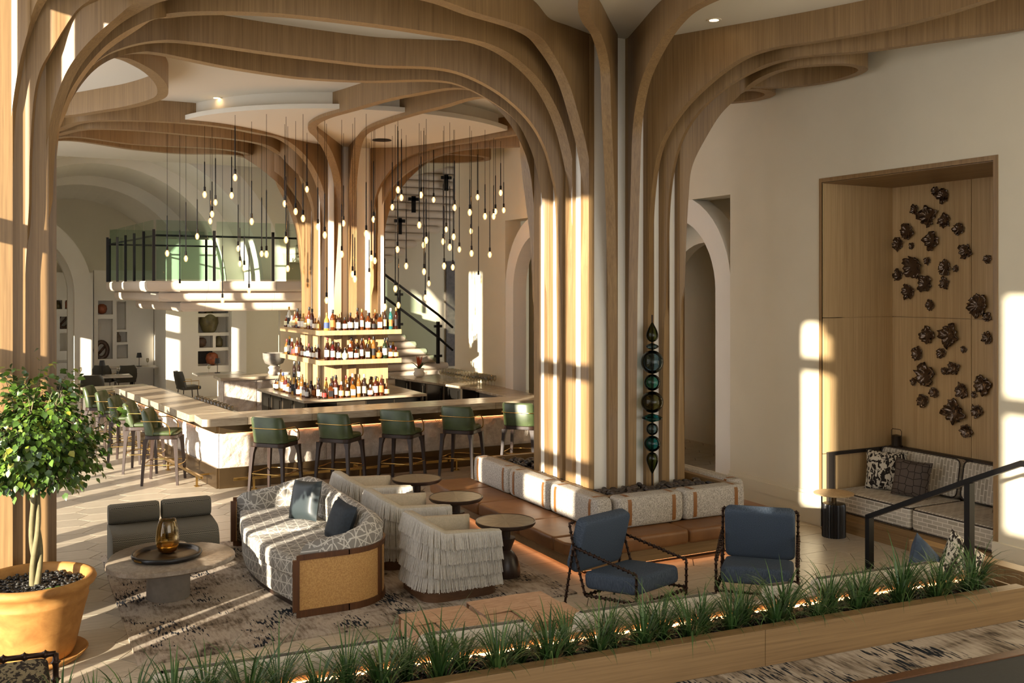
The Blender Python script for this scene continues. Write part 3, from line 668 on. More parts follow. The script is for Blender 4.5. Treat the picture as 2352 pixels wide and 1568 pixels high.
def bottle(x, y, z, rz, where, rnd, kind=None, li=None, group=None):
    k = kind or rnd.choice(BK); i = li if li is not None else rnd.choices(range(10), (5, 6, 5, 3.5, 2, 1.6, 1, 1.2, .3, .8))[0]; l = rnd.choices(range(8), (6, 3, 3, 1.5, 3, .6, 3, .5))[0]; c = rnd.choices(range(7), (6, 2.5, 3, 1, 2, .5, .6))[0]
    t = empty('bottle', (x, y, z), rz)
    link('glass', glassme[k, i], t); link('cap', capme[k, c], t); link('label', labme[k, l], t)
    s = 1.2*rnd.uniform(.94, 1.06)*(.78 if k in ('squat', 'globe') else .95 if k in ('bell', 'square') else 1); t.scale = (s, s, s)
    tag(t, '%s %s bottle, %s, %s cap, %s' % (KN[k], COLN[i], LABN[l], CAPN[c], where), 'bottle', group or 'bottles '+where)
    return t
rb = random.Random(21)
def row(p, q, n, z, rz, where):
    for i in range(n):
        f = (i+.5)/n; bottle(p[0]+(q[0]-p[0])*f+rb.uniform(-.006, .006), p[1]+(q[1]-p[1])*f+rb.uniform(-.006, .006), z, rz+rb.uniform(-.3, .3), where, rb)
for z, nm in ((2.146, 'upper shelf'), (1.616, 'lower shelf')):
    row((5.0, 17.01), (6.42, 17.01), 13, z, -.35, 'front of the '+nm); row((5.05, 17.18), (6.42, 17.18), 12, z, -.35, 'back of the '+nm)
    row((4.98, 17.2), (4.86, 19.2), 12, z, -1.2, 'left end of the '+nm)
row((4.85, 17.02), (6.25, 17.06), 13, .931, -.35, 'on the island, front row'); row((4.9, 17.17), (6.25, 17.18), 11, .931, -.35, 'on the island, back row'); row((4.78, 17.2), (4.62, 19.1), 13, .931, -1.2, 'on the island, left side'); row((4.95, 17.3), (4.85, 18.9), 8, .931, -1.2, 'on the island, left back row')
tag(MB().box(5.43, 17.256, 1.10, 5.50, 17.268, 1.22).build('outlet_plate', plaster_white, bevel=.003), 'white outlet plate on the oak column behind the bottles', 'outlet')

# ---- right back counter with glasses
bc = empty('back_counter', (0, 0, 0)); tag(bc, 'stone topped back counter along the right wall behind the bar', 'counter')
MB().prism([(8.18, 17.3), (8.78, 17.3), (8.78, 20.7), (7.6, 20.7)], .885, .93).build('top', stone_top, bc, bevel=.004)
MB().prism([(8.12, 14.95), (8.78, 14.95), (8.78, 17.296), (8.12, 17.296)], .875, .92).build('top', stone_top, bc, bevel=.004)
MB().prism([(8.25, 17.32), (8.78, 17.32), (8.78, 20.65), (7.7, 20.65)], 0, .884).build('body', cab_m, bc)
MB().prism([(8.2, 14.97), (8.78, 14.97), (8.78, 17.29), (8.2, 17.29)], 0, .874).build('body', plain('cabinet_grey', '#6a6258', .6), bc)
for k in range(5):
    a = Vector((8.25, 17.32, 0)); b = Vector((7.7, 20.65, 0)); p = a.lerp(b, k/5+.015); q = a.lerp(b, (k+1)/5-.015)
    d = MB().prism([(p.x-.015, p.y), (p.x, p.y), (q.x, q.y), (q.x-.015, q.y)], .1, .86).build('door', dark_glass, bc)
    MB().tube([(p.x-.035, p.y+.05, .5), (p.x-.035, p.y+.05, .82)], .008, 6).build('handle', chrome, d)
clear = sheet_glass('clear_glass', '#f4f2ea', .45, .5)
wg = MB().lathe([(.034, 0), (.033, .004), (.005, .01), (.004, .10), (.02, .115), (.036, .145), (.04, .175), (.034, .225), (.032, .226), (.037, .175), (.033, .148), (.018, .12), (.001, .112)], 12, cap=False).mesh('wine_glass', clear, smooth='all')
k = 0
for i in range(4):
    for j in range(16):
        y = 17.45+j*.135+(i % 2)*.06; x = 8.36+i*.1-(.02 if j < 8 else .05)
        if i == 0 and j < 3: continue
        tag(link('wine_glass', wg, None, (x, y, .931)), 'clear stemmed wine glass in the block of glasses on the back counter', 'wine glass', 'wine glasses on the back counter')
tm = MB().lathe([(.03, 0), (.034, .002), (.038, .09), (.036, .09), (.032, .012), (.001, .01)], 10, cap=False).mesh('tumbler', clear, smooth='all')
for i in range(22):
    p = CO+UL*(1.0+i*.085)+UN*(.76 if i % 2 else .71); tag(link('tumbler', tm, None, (p.x, p.y, 1.021)), 'clear tumbler in the row along the staff side of the left bar leg', 'tumbler', 'tumblers along the bar rail')
# potted bromeliad on the back counter
pt = empty('potted_bromeliad', (8.12, 20.25, .931)); tag(pt, 'bromeliad with orange-red centre in a round white pot on the back counter', 'potted plant')
MB().lathe([(.06, 0), (.11, .02), (.13, .08), (.10, .13), (.115, .17), (.11, .19), (.09, .185), (.09, .15), (.01, .15)], 20, cap=False).build('pot', plaster_white, pt, smooth='all')
gl = plain('bromeliad_green', '#4d5a2c', .5, var=.2); rl = plain('bromeliad_red', '#a84a24', .5, var=.2)
def leaf_strip(m, base, az, el, L, w, curl=.8, n=6, fold=.0):
    pts = []; d = Vector((cos(az)*cos(el), sin(az)*cos(el), sin(el))); s = Vector((-sin(az), cos(az), 0)); p = Vector(base); vs = []; fs = []
    for k in range(n+1):
        t = k/n; ww = w*(sin(pi*min(1, t*.9+.12))**.8) if k < n else .0005
        vs += [p-s*ww/2, p+s*ww/2]
        e = el-curl*t; d = Vector((cos(az)*cos(e), sin(az)*cos(e), sin(e))); p = p+d*(L/n)
    for k in range(n): fs.append((2*k, 2*k+1, 2*k+3, 2*k+2))
    m.add(vs, fs)
for i in range(9):
    m = MB(); leaf_strip(m, (0, 0, .15), i*2.4, 1.05 if i < 6 else 1.4, .30 if i < 6 else .34, .07, .9 if i < 6 else .3); m.build('leaf', gl if i < 6 else rl, pt, smooth='all')
# ================================================================ LOUNGE
# ---- banquette round the central column
tan = NT('tan_leather'); _v = tan.noise(tan.coord(), 4, 4, .6); tan.col(tan.ramp(_v, [(.3, '#6d4524'), (.7, '#855a33')])); tan.bump(tan.noise(tan.coord(), 240, 2, .5), .15, .002); tan = tan.set(.42).mat
tweed_t = NT('tweed'); _a = tweed_t.noise(tweed_t.coord((1, 1, .35)), 170, 3, .7); tweed_t.col(tweed_t.ramp(_a, [(.36, '#7d756c'), (.5, '#b3aba0'), (.62, '#d3ccc0')])); tweed_t.bump(_a, .4, .004); tweed = tweed_t.set(.95, spec=.1).mat
strap_m = plain('tan_strap', '#8a5a2c', .5)
peb_t = NT('pebble'); _oi = peb_t.n('ShaderNodeObjectInfo'); peb_t.col(peb_t.ramp(_oi.outputs['Random'], [(0, '#2c2521'), (.5, '#3d332d'), (1, '#53463d')])); pebble_m = peb_t.set(.42).mat
bq = empty('banquette', (0, 0, 0)); tag(bq, 'built-in banquette with tan leather seats and tweed backs round the central column', 'banquette')
LZ = .66
# planter box walls (ledge)
MB().box(5.68, 8.84, .02, 5.76, 11.72, LZ).build('planter_wall', oak_y, bq, bevel=.004)
MB().box(7.34, 8.84, .02, 7.42, 11.72, LZ).build('planter_wall', oak_y, bq, bevel=.004)
MB().box(5.76, 8.84, .02, 7.34, 8.92, LZ).build('planter_wall', oak_x, bq, bevel=.004)
MB().box(5.76, 11.64, .02, 7.34, 11.72, LZ).build('planter_wall', oak_x, bq, bevel=.004)
MB().box(5.08, 8.38, .06, 7.6, 8.84, .21).box(5.08, 8.84, .06, 5.68, 11.7, .21).box(7.42, 8.6, .06, 7.85, 11.5, .21).build('base', oak_x, bq)
MB().box(5.2, 8.48, 0, 7.5, 8.8, .06).box(5.2, 8.8, 0, 5.66, 11.5, .06).build('plinth', bronze, bq)
MB().box(5.2, 8.45, .035, 7.5, 8.465, .055).build('led_strip', led_soft, bq); MB().box(5.17, 8.45, .035, 5.185, 11.4, .055).build('led_strip', led_soft, bq)
# tan seats
def seat(x0, y0, x1, y1, z0=.21, z1=.36):
    o = cushion(x1-x0-.008, y1-y0-.008, z1-z0, .035, 5).build('seat_cushion', tan, bq, smooth='all'); o.location = ((x0+x1)/2, (y0+y1)/2, z0); return o
for a, b in ((8.66, 9.42), (9.42, 10.45), (10.45, 11.25), (11.25, 11.95)): seat(4.93, a, 5.52, b)
for a, b in ((5.16, 6.38), (6.38, 7.58)): seat(a, 8.27, b, 8.68)
MB().prism([(4.94, 8.655), (5.5, 8.655), (5.155, 8.30), (5.02, 8.34), (4.95, 8.46)], .22, .352).build('seat_corner', tan, bq, bevel=.02, seg=3)
seat(7.44, 8.58, 7.90, 9.9); seat(7.44, 9.9, 7.90, 11.3)
# tweed backs, each with two leather straps
def back(x0, y0, x1, y1, axis):
    w_, d_ = x1-x0-.006, y1-y0-.006; h = .325
    o = cushion(w_, d_, h, .05, 6).build('back_cushion', tweed, bq, smooth='all'); o.location = ((x0+x1)/2, (y0+y1)/2, .362)
    L = d_ if axis == 'y' else w_; W = w_ if axis == 'y' else d_
    for s in (-1, 1):
        c = s*(L/2-.14); pts = []; n = 28
        for k in range(n):
            a = 2*pi*k/n; e = .42; q = math.copysign(abs(cos(a))**e, cos(a))*(W/2+.003); z = h/2+math.copysign(abs(sin(a))**e, sin(a))*(h/2+.003); pts.append((q, z))
        m = MB(); m.loft([[((q, c+t, z) if axis == 'y' else (c+t, q, z)) for q, z in pts] for t in (-.024, .024)], cap=False); m.build('strap', strap_m, o, smooth='all')
for a, b in ((8.66, 9.68), (9.68, 10.70), (10.70, 11.72)): back(5.46, a, 5.68, b, 'y')
for a, b in ((5.70, 6.56), (6.56, 7.42)): back(a, 8.60, b, 8.84, 'x')
back(7.42, 8.84, 7.62, 10.2, 'y')
# pebbles
pbed = MB().box(5.76, 8.92, .4, 7.34, 11.64, .565).build('soil', plain('soil', '#2a231f', .95), bq)
pm = []
for k in range(3):
    bm = bmesh.new(); bmesh.ops.create_icosphere(bm, subdivisions=2, radius=1)
    for v in bm.verts:
        n_ = noise.noise(v.co*1.2+Vector((k*7, 0, 0))); v.co = Vector((v.co.x*(1+.2*n_), v.co.y*.68*(1+.15*n_), v.co.z*.5))
    me = bpy.data.meshes.new('pebble'); bm.to_mesh(me); bm.free(); me.polygons.foreach_set('use_smooth', [True]*len(me.polygons)); me.materials.append(pebble_m); pm.append(me)
rp = random.Random(5)
def pebbles(parent, n, region, z, rmin, rmax, pile=.03):
    done = 0
    while done < n:
        x, y = rp.uniform(region[0], region[2]), rp.uniform(region[1], region[3])
        if 5.80 < x < 7.2 and 9.32 < y < 10.75: continue
        o = link('pebble', rp.choice(pm), parent, (x, y, z+rp.uniform(0, pile)), (rp.uniform(-.5, .5), rp.uniform(-.5, .5), rp.uniform(0, 6.3)))
        r = rp.uniform(rmin, rmax); o.scale = (r, r, r); done += 1
pebbles(bq, 205, (5.80, 8.96, 7.30, 9.34), .60, .036, .055, .045); pebbles(bq, 80, (5.80, 10.8, 6.6, 11.6), .60, .038, .058, .045); pebbles(bq, 15, (5.775, 9.4, 5.795, 10.6), .62, .022, .03)
m = MB()
for i in range(420):
    x, y = rp.uniform(5.79, 7.31), rp.choice((rp.uniform(8.94, 9.3), rp.uniform(10.8, 11.6))); a = rp.uniform(0, 6.3); r = rp.uniform(.03, .05)
    m.at(x, y, .57+rp.uniform(0, .012), a).sphere((0, 0, 0), r, 6, 4, (1, .65, .5))
tag(m.build('pebble_bed', pebble_m, bq, smooth='all'), kind='stuff')

# ---- glass totem
gt = empty('glass_totem', (0, 0, 0)); p0 = P(1498, 1098, z=.62); gt.location = (P(1498, 1098, Y=9.2).x, 9.2, .57); tag(gt, 'stacked blown glass totem of green and blue beads on a rod', 'sculpture')
dT = gt.location.x*sin(TH)+9.2*cos(TH); Zv = lambda v: EYE-(v-HOR)*dT/FPX-.57
gcol = {k: sheet_glass('bead_'+k, c, .28) for k, c in (('g', '#8f9a6c'), ('b', '#9db4bd'), ('t', '#5fb0b4'), ('s', '#8cc4bd'), ('o', '#a3a27e'))}
MB().tube([(0, 0, 0), (0, 0, Zv(723))], .009, 8).build('rod', bronze, gt)
pxm = dT/FPX
for (va, vb, hw, kd, c) in ((737, 786, 14, 'drop', 'g'), (787, 804, 15, 'disc', 'b'), (804, 858, 26, 'ball', 'b'), (859, 897, 19, 'ball', 's'), (898, 948, 26, 'ball', 'o'), (949, 970, 24, 'disc', 't'), (971, 999, 14, 'ball', 'b'), (1000, 1037, 19, 'ball', 't'), (1037, 1090, 14, 'cone', 'g')):
    zt_, zb_ = Zv(va), Zv(vb); h = zt_-zb_; r = hw*pxm; prof = []
    for k in range(15):
        t = k/14
        if kd in ('ball', 'disc'): rr = r*sin(pi*t)**(.5*2 if kd == 'disc' else 1.0)
        elif kd == 'drop': rr = r*(sin(pi*min(1, t*.55+.0))**1.0 if t < .35 else sin(pi*min(1, .19+t*.0+(t-.35)*.47+.0))) if False else r*1.0*sin(pi*t**.62)
        else: rr = r*sin(pi*(1-(1-t)**.62)) if False else r*sin(pi*(1-(1-t)**.62))
        if kd == 'drop': rr = r*sin(pi*(t**.6))
        if kd == 'cone': rr = r*sin(pi*(1-(1-t)**.6))
        prof.append((max(.004, rr), zb_+h*t))
    if kd == 'ball': prof = [(max(.004, r*sin(pi*k/14)), zb_+h*(1-cos(pi*k/14))/2) for k in range(15)]
    o = MB().lathe(prof, 28).build('bead', gcol[c], gt, smooth='all')

# ---- sofa with cane end panel
star = NT('star_fabric'); _u, _w_ = boxmap(star, 9.5); star.col(star.mix(lattice(star, _u, _w_, 5, .045), '#8f8a82', '#cfcabf')); star.bump(star.noise(star.coord(), 300, 2, .5), .2, .002); star = star.set(.85, spec=.2).mat
cane = NT('cane_weave'); _b = cane.n('ShaderNodeTexBrick'); cane.l(cane.coord((1,1,1)), _b.inputs['Vector']); cane.col(cane.ramp(cane.noise(cane.coord((90, 90, 90)), 1, 2, .5), [(.35, '#b98a50'), (.65, '#d3a768')])); cane = cane.set(.6).mat
sf = empty('sofa', (2.72, 9.8, .014), radians(90)); tag(sf, 'curved grey sofa with pale star lattice fabric and cane panelled back', 'sofa')
# local: length along x (x>0 = far end, +Y world), front towards +y (world -X)
SL, SD = 1.32, .45
def sofa_out(k, r, inset=0):
    """plan of the back: from front of near end round the back to front of far end"""
    pts = []
    x0, x1, y0, y1 = -SL+inset, SL-inset, -SD+inset, SD-inset
    rr = max(.06, r-inset)
    pts.append((x0, y1)); pts.append((x0, (y1+y0)/2))
    for q in range(9): a = pi+pi/2*q/8; pts.append((x0+rr+rr*cos(a), y0+rr+rr*sin(a)))
    for q in range(9): a = 1.5*pi+pi/2*q/8; pts.append((x1-rr+rr*cos(a), y0+rr+rr*sin(a)))
    pts.append((x1, (y1+y0)/2)); pts.append((x1, y1))
    return pts
po = sofa_out(0, .42); pi_ = sofa_out(0, .42, .20); n = len(po)
m = MB(); rings = []
for k in range(n):
    o, i = Vector(po[k]+(0,)), Vector(pi_[k]+(0,)); tfr = k/(n-1); arm = min(1, max(0, (min(k, n-1-k)-1)/6)); top = .665+.095*arm
    if k in (0, n-1): top = .62
    prof = [(0, .40 if False else .06), (0, top-.08), (.25, top-.02), (.5, top), (.78, top-.025), (1, top-.1), (1, .30), (1, .06)]
    rings.append([tuple(o.lerp(i, t))[:2]+(z,) for t, z in prof])
m.loft(rings, closed=True).build('back', star, sf, smooth='all')
ip_ = [(-SL+.17, SD-.02), (-SL+.17, -.1), (-SL+.3, -SD+.22), (-SL+.45, -SD+.17), (SL-.45, -SD+.17), (SL-.3, -SD+.22), (SL-.17, -.1), (SL-.17, SD-.02)]
def kidney(z, k, f): return [((x if abs(y-SD+.02) > .01 else x*k), y, z) for x, y in ip_]
front = [(SL-.17-(2*SL-.34)*q/16, SD-.02+.16*sin(pi*q/16)) for q in range(1, 16)]
base_poly = ip_+front
MB().loft([[(x*.985, y*.985, z) for x, y in base_poly] if z < .08 else [(x, y, z) for x, y in base_poly] for z in (.06, .09, .27, .285)]).build('base', star, sf, smooth=40)
for s in (0, 1):
    pp = [(x, y) for x, y in base_poly]
    xm = 0.0; c0, c1 = (-SL+.175, -.004) if s == 0 else (.004, SL-.175)
    fr = [(c1-(c1-c0)*q/10, SD-.0+.16*sin(pi*(1-(c1-(c1-c0)*q/10+SL-.17)/(2*SL-.34)))) for q in range(11)]
    bk = [(c0, -.1), (c0+.12, -SD+.21), (c0+.27, -SD+.175), (c1, -SD+.175)] if s == 0 else [(c0, -SD+.175), (c1-.27, -SD+.175), (c1-.12, -SD+.21), (c1, -.1)]
    poly = bk+fr; cxm = sum(q[0] for q in poly)/len(poly); cym = sum(q[1] for q in poly)/len(poly); rg = []
    for z, k in ((.288, .96), (.30, .99), (.34, 1.0), (.40, 1.0), (.43, .975), (.445, .9), (.45, .6)): rg.append([(cxm+(x-cxm)*k, cym+(y-cym)*k, z) for x, y in poly])
    MB().loft(rg).build('seat_cushion', star, sf, smooth='all')
MB().loft([[(x*.96, y*.94, z) for x, y in base_poly] for z in (0, .06)]).build('plinth', darkwood, sf)
# walnut frame with cane panels outside the back
pf = sofa_out(0, .46, -.035); pf2 = sofa_out(0, .44, -.0)
def shell(z0, z1, ks, name, mat, a, b):
    m = MB(); m.loft([[a[k]+(z0,), a[k]+(z1,), b[k]+(z1,), b[k]+(z0,)] for k in ks]); return m.build(name, mat, sf, smooth=40)
allk = list(range(0, n)); shell(.50, .545, allk, 'frame_rail', walnut, pf, pf2); shell(.0, .06, allk, 'frame_rail', walnut, pf, pf2)
pc = sofa_out(0, .45, -.02); pc2 = sofa_out(0, .44, -.006); shell(.06, .50, allk, 'cane_panel', cane, pc, pc2)
for k in (0, 6, 11, 15, n-1):
    a = Vector(pf[k]+(0,)); q = Vector(pf[min(n-1, k+1)]+(0,))-Vector(pf[max(0, k-1)]+(0,)); q.normalize(); nn = Vector((-q.y, q.x, 0)); m = MB(); w_ = .028
    c = a+nn*.012; m.at(c.x, c.y, 0, atan2(q.y, q.x)).box(-w_, -.016, .055, w_, .016, .505); m.build('frame_post', walnut, sf)
seq = NT('sequin_velvet'); _v = seq.noise(seq.coord((1,1,1)), 90, 3, .7); _g = seq.coord(); sx = seq.n('ShaderNodeSeparateXYZ'); seq.l(_g, sx.inputs[0]); _m = seq.math('MULTIPLY', seq.ramp(_v, [(.52, (0,0,0,1)), (.6, (1,1,1,1))]), seq.ramp(sx.outputs[0], [(.45, (0,0,0,1)), (.55, (1,1,1,1))])); seq.col(seq.mix(_m, '#2b3436', '#b8aa86')); seq = seq.set(.45).mat
navy = plain('navy_velvet', '#222b33', .7, var=.3, scale=30)
o = pillow_mesh(.42, .42, .15).build('sofa_pillow', seq, smooth='all'); o.location = (2.74, 10.12, .462); o.rotation_euler = (radians(16), radians(4), radians(118)); tag(o, 'square dark pillow with gold sequins at the far end of the sofa', 'pillow')
o = pillow_mesh(.40, .40, .15).build('sofa_pillow', navy, smooth='all'); o.location = (2.78, 9.12, .462); o.rotation_euler = (radians(18), radians(-6), radians(100)); tag(o, 'square navy pillow at the near end of the sofa', 'pillow')

# ---- slipper chairs
chev = NT('chevron_fabric'); _u, _w_ = boxmap(chev, 1.0); _z = chev.math('ABSOLUTE', chev.math('SUBTRACT', chev.math('FRACT', chev.math('MULTIPLY', _u, 45.0)), .5)); _q = chev.math('FRACT', chev.math('ADD', chev.math('MULTIPLY', _w_, 70.0), _z))
chev.col(chev.mix(chev.math('GREATER_THAN', _q, .55), '#4d4b45', '#8b8677')); chev.bump(_q, .3, .003); chev = chev.set(.9, spec=.1).mat
def slipper(loc, rz, lb):
    t = empty('slipper_chair', loc, rz); m = MB(); W = .255      # faces +y
    prof = [(-.33, .0), (-.345, .20), (-.34, .35), (-.30, .385), (.12, .385), (.26, .36), (.33, .27), (.335, .15), (.32, .0)]
    pr = catmull([Vector((0, y, z)) for y, z in prof], 4); rg = [[(x, q.y*(1 if abs(x) < W-.02 else .97), q.z*(1 if abs(x) < W-.02 else .98)) for q in pr] for x in (-W, -W+.02, W-.02, W)]
    m.loft(rg).build('seat', chev, t, smooth=50)
    m = MB(); rg = []
    for x, k in ((-W, .9), (-W+.025, 1), (W-.025, 1), (W, .9)): rg.append([(x, -.235+.10*k*math.copysign(abs(cos(2*pi*i/20))**.8, cos(2*pi*i/20)), .485+.105*k*math.copysign(abs(sin(2*pi*i/20))**.8, sin(2*pi*i/20))) for i in range(20)])
    m.loft(rg).build('backrest', chev, t, smooth=50)
    tag(t, lb, 'chair', 'slipper chairs beside the coffee table')
slipper((1.19, 10.92, .014), radians(180), 'armless grey chevron slipper chair, left of the pair behind the coffee table')
slipper((1.73, 10.93, .014), radians(180), 'armless grey chevron slipper chair, right of the pair next to the sofa')

# ---- coffee table, tray, lantern vase
ct = empty('coffee_table', (1.33, 9.60, .014)); tag(ct, 'oval coffee table with uneven stone top on a round grey drum', 'coffee table')
slab_t = NT('fossil_stone'); _v = slab_t.noise(slab_t.coord(), 22, 6, .7, .6); slab_t.col(slab_t.ramp(_v, [(.3, '#75685a'), (.55, '#988a79'), (.75, '#b7aa98')])); slab_t.bump(_v, .6, .006); slab_m = slab_t.set(.28, spec=.6).mat
pts = []
for i in range(48):
    a = 2*pi*i/48; r = 1+.04*noise.noise(Vector((cos(a)*2, sin(a)*2, 3)))+.055*cos(3*a+.9)-.16*math.exp(-((a-1.0)/.10)**2); pts.append((.57*r*cos(a), .56*r*sin(a)))
MB().loft([[(x*k, y*k, z) for x, y in pts] for z, k in ((.325, .95), (.34, 1), (.375, .995), (.385, .97))]).build('top', slab_m, ct, smooth=40)
MB().lathe([(.19, 0), (.195, .01), (.195, .326)], 40).build('drum', plain('concrete', '#837b70', .85, var=.1, scale=14, bump=.2, bscale=80), ct, smooth=40)
blk = plain('black_lacquer', '#1b1816', .3)
tr = empty('tray', (1.31, 9.56, .401)); tag(tr, 'round black tray with raised rim on the coffee table', 'tray')
MB().lathe([(.27, 0), (.30, .004), (.315, .025), (.31, .045), (.295, .05), (.28, .042), (.275, .012), (.01, .01)], 48, cap=False).build('rim', blk, tr, smooth='all')
MB().lathe([(.275, .008), (.275, .0125)], 40).build('base', plain('tray_bronze', '#4a3d2c', .35, .3), tr)
MB().at(0, 0, 0, radians(-60)).box(-.05, -.318, .018, .05, -.308, .034).build('handle', brass, tr)
vs_ = empty('glass_hurricane', (1.33, 9.66, .415)); tag(vs_, 'tall amber ombre glass vase glinting in the tray', 'vase')
am = sheet_glass('amber_glass', '#f6e9c8', .35, .6); MB().lathe([(.05, .0), (.085, .02), (.105, .08), (.11, .14), (.10, .22), (.085, .285), (.075, .31), (.071, .31), (.08, .285), (.095, .22), (.104, .14), (.098, .085), (.08, .03), (.01, .015)], 28, cap=False).build('body', am, vs_, smooth='all')
MB().lathe([(.05, .0), (.08, .016), (.098, .07), (.09, .075), (.01, .072)], 24).build('gilded_base', plain('gold_leaf', '#b98a3c', .2, .9), vs_, smooth='all')

# ---- fringed tub chairs
frg = plain('fringe_yarn', '#c4bfb6', .95, var=.12, scale=40, spec=.1); frin = plain('chair_linen', '#b9ae99', .95, var=.1, scale=60, spec=.1); basew = wood('chair_base_wood', '#4b3321', '#6a4a31', (8, 8, 40))
def fringe_chair(loc, rz, lb):
    t = empty('tub_chair', loc, rz)     # opening towards local +y
    def plan(w, d, r):
        o = [(-w, d)]; 
        for q in range(7): a = pi+pi/2*q/6; o.append((-w+r+r*cos(a), -d+r+r*sin(a)))
        for q in range(7): a = 1.5*pi+pi/2*q/6; o.append((w-r+r*cos(a), -d+r+r*sin(a)))
        o.append((w, d)); return o
    W, D = .375, .39; po = plan(W-.012, D, .2); pin = plan(W-.10, D-.09, .15); N = len(po)
    def topz(k): q = abs(k/(N-1)-.5)*2; return .76-.15*q**1.6
    m = MB(); rg = []
    for k in range(N):
        o, i = Vector(po[k]+(0,)), Vector(pin[k]+(0,)); i.y = min(i.y, D); z = topz(k); rg.append([tuple(o.lerp(i, a))[:2]+(zz,) for a, zz in ((0, .12), (0, z-.02), (.2, z), (.8, z), (1, z-.02), (1, .3))])
    m.loft(rg).build('shell', frin, t, smooth=50)
    MB().loft([[(x*k, y*k, z) for x, y in rrect(-.29, -.30, .29, .385, .1, 4)] for z, k in ((.13, 1), (.36, 1), (.40, .97), (.42, .85))]).build('seat', frin, t, smooth=50)
    bp = rrect(-W+.02, -D+.01, W-.02, D, .17, 6); MB().loft([[(x, y, z) for x, y in bp] for z in (0, .125)]).build('base', basew, t, smooth=40)
    # four tiers of yarn
    rf = random.Random(int(loc[1]*100)); path = [Vector(p+(0,)) for p in po]; cum = [0]
    for a, b in zip(path, path[1:]): cum.append(cum[-1]+(b-a).length)
    def along(s):
        for k in range(N-1):
            if s <= cum[k+1]+1e-6:
                f = (s-cum[k])/(cum[k+1]-cum[k]); p = path[k].lerp(path[k+1], f); dd = (path[k+1]-path[k]).normalized(); return p, dd, k+f
        return path[-1], (path[-1]-path[-2]).normalized(), N-1
    for tier in range(4):
        m = MB(); s = .004
        while s < cum[-1]-.004:
            p, dd, kf = along(s); zt_ = topz(kf)-.015; H_ = (zt_-.10)/4; za = zt_-H_*tier; zb = za-H_-.012+rf.uniform(-.008, .006); out = Vector((dd.y, -dd.x, 0)); wv = rf.uniform(.0035, .0055); e = .010+.006*rf.random()
            if tier == 3: zb = max(zb, .095+rf.uniform(0, .012))
            a = p+out*.001; b = p+out*(e+.002); c = p+out*(e+.03+rf.uniform(-.004, .006))
            m.add([a-dd*wv+Vector((0,0,za)), a+dd*wv+Vector((0,0,za)), b+dd*wv+Vector((0,0,za-H_*.3)), b-dd*wv+Vector((0,0,za-H_*.3)), c+dd*wv*.9+Vector((0,0,zb)), c-dd*wv*.9+Vector((0,0,zb)), p+out*(e+.006)+Vector((0,0,za-H_*.3)), p+out*(e+.036)+Vector((0,0,zb))],
                  [(0,1,6),(1,2,6),(3,0,6),(3,6,7,5),(6,2,4,7)])
            s += rf.uniform(.008, .0105)
        tag(m.build('fringe', frg, t), kind='stuff')
    tag(t, lb, 'chair', 'fringed tub chairs behind the sofa')
fringe_chair((3.76, 8.62, .014), radians(-90), 'pale fringed tub chair, nearest of the three, beside the sofa end')
fringe_chair((3.76, 9.78, .014), radians(-90), 'pale fringed tub chair in the middle of the three')
fringe_chair((3.76, 10.92, .014), radians(-90), 'pale fringed tub chair farthest back, streaked with sun, near the bar stools')

# ---- pedestal side tables
tb_t = NT('sunburst_veneer'); tc = tb_t.n('ShaderNodeTexCoord'); gr = tb_t.n('ShaderNodeTexGradient', gradient_type='RADIAL'); tb_t.l(tc.outputs['Object'], gr.inputs[0]); _f = tb_t.math('FRACT', tb_t.math('MULTIPLY', gr.outputs['Fac'], 10.0)); _n = tb_t.noise(tb_t.coord((30, 30, 1)), 2, 3, .6)
tb_t.col(tb_t.mix(.35, tb_t.ramp(_f, [(0, '#5f553f'), (1, '#847862')]), tb_t.ramp(_n, [(.3, '#5c5240'), (.7, '#8a7e68')]))); sunburst = tb_t.set(.3, spec=.6).mat
def ped(loc, lb):
    t = empty('side_table', loc)
    MB().lathe([(.05, .385), (.05, .50), (.20, .502), (.285, .512), (.302, .53), (.304, .552), (.296, .556), (.286, .55)], 40, cap=False).build('rim', darkwood, t, smooth=40)
    MB().lathe([(.285, .545), (.287, .552), (.01, .5525)], 40).build('top', sunburst, t, smooth=40)
    MB().lathe([(.135, 0), (.15, .01), (.152, .05), (.145, .10), (.12, .18), (.085, .235), (.055, .262), (.062, .28), (.098, .37), (.1, .385), (.05, .386), (.05, .51)], 32).build('pedestal', darkwood, t, smooth=40)
    tag(t, lb, 'side table', 'round pedestal tables along the banquette')
ped((4.44, 8.75, .014), 'round dark pedestal table with sunburst top, nearest, by the blue chair')
ped((4.46, 10.02, .014), 'round dark pedestal table with sunburst top, middle of three')
ped((4.46, 11.2, .014), 'round dark pedestal table with sunburst top, farthest, below the bar stools')

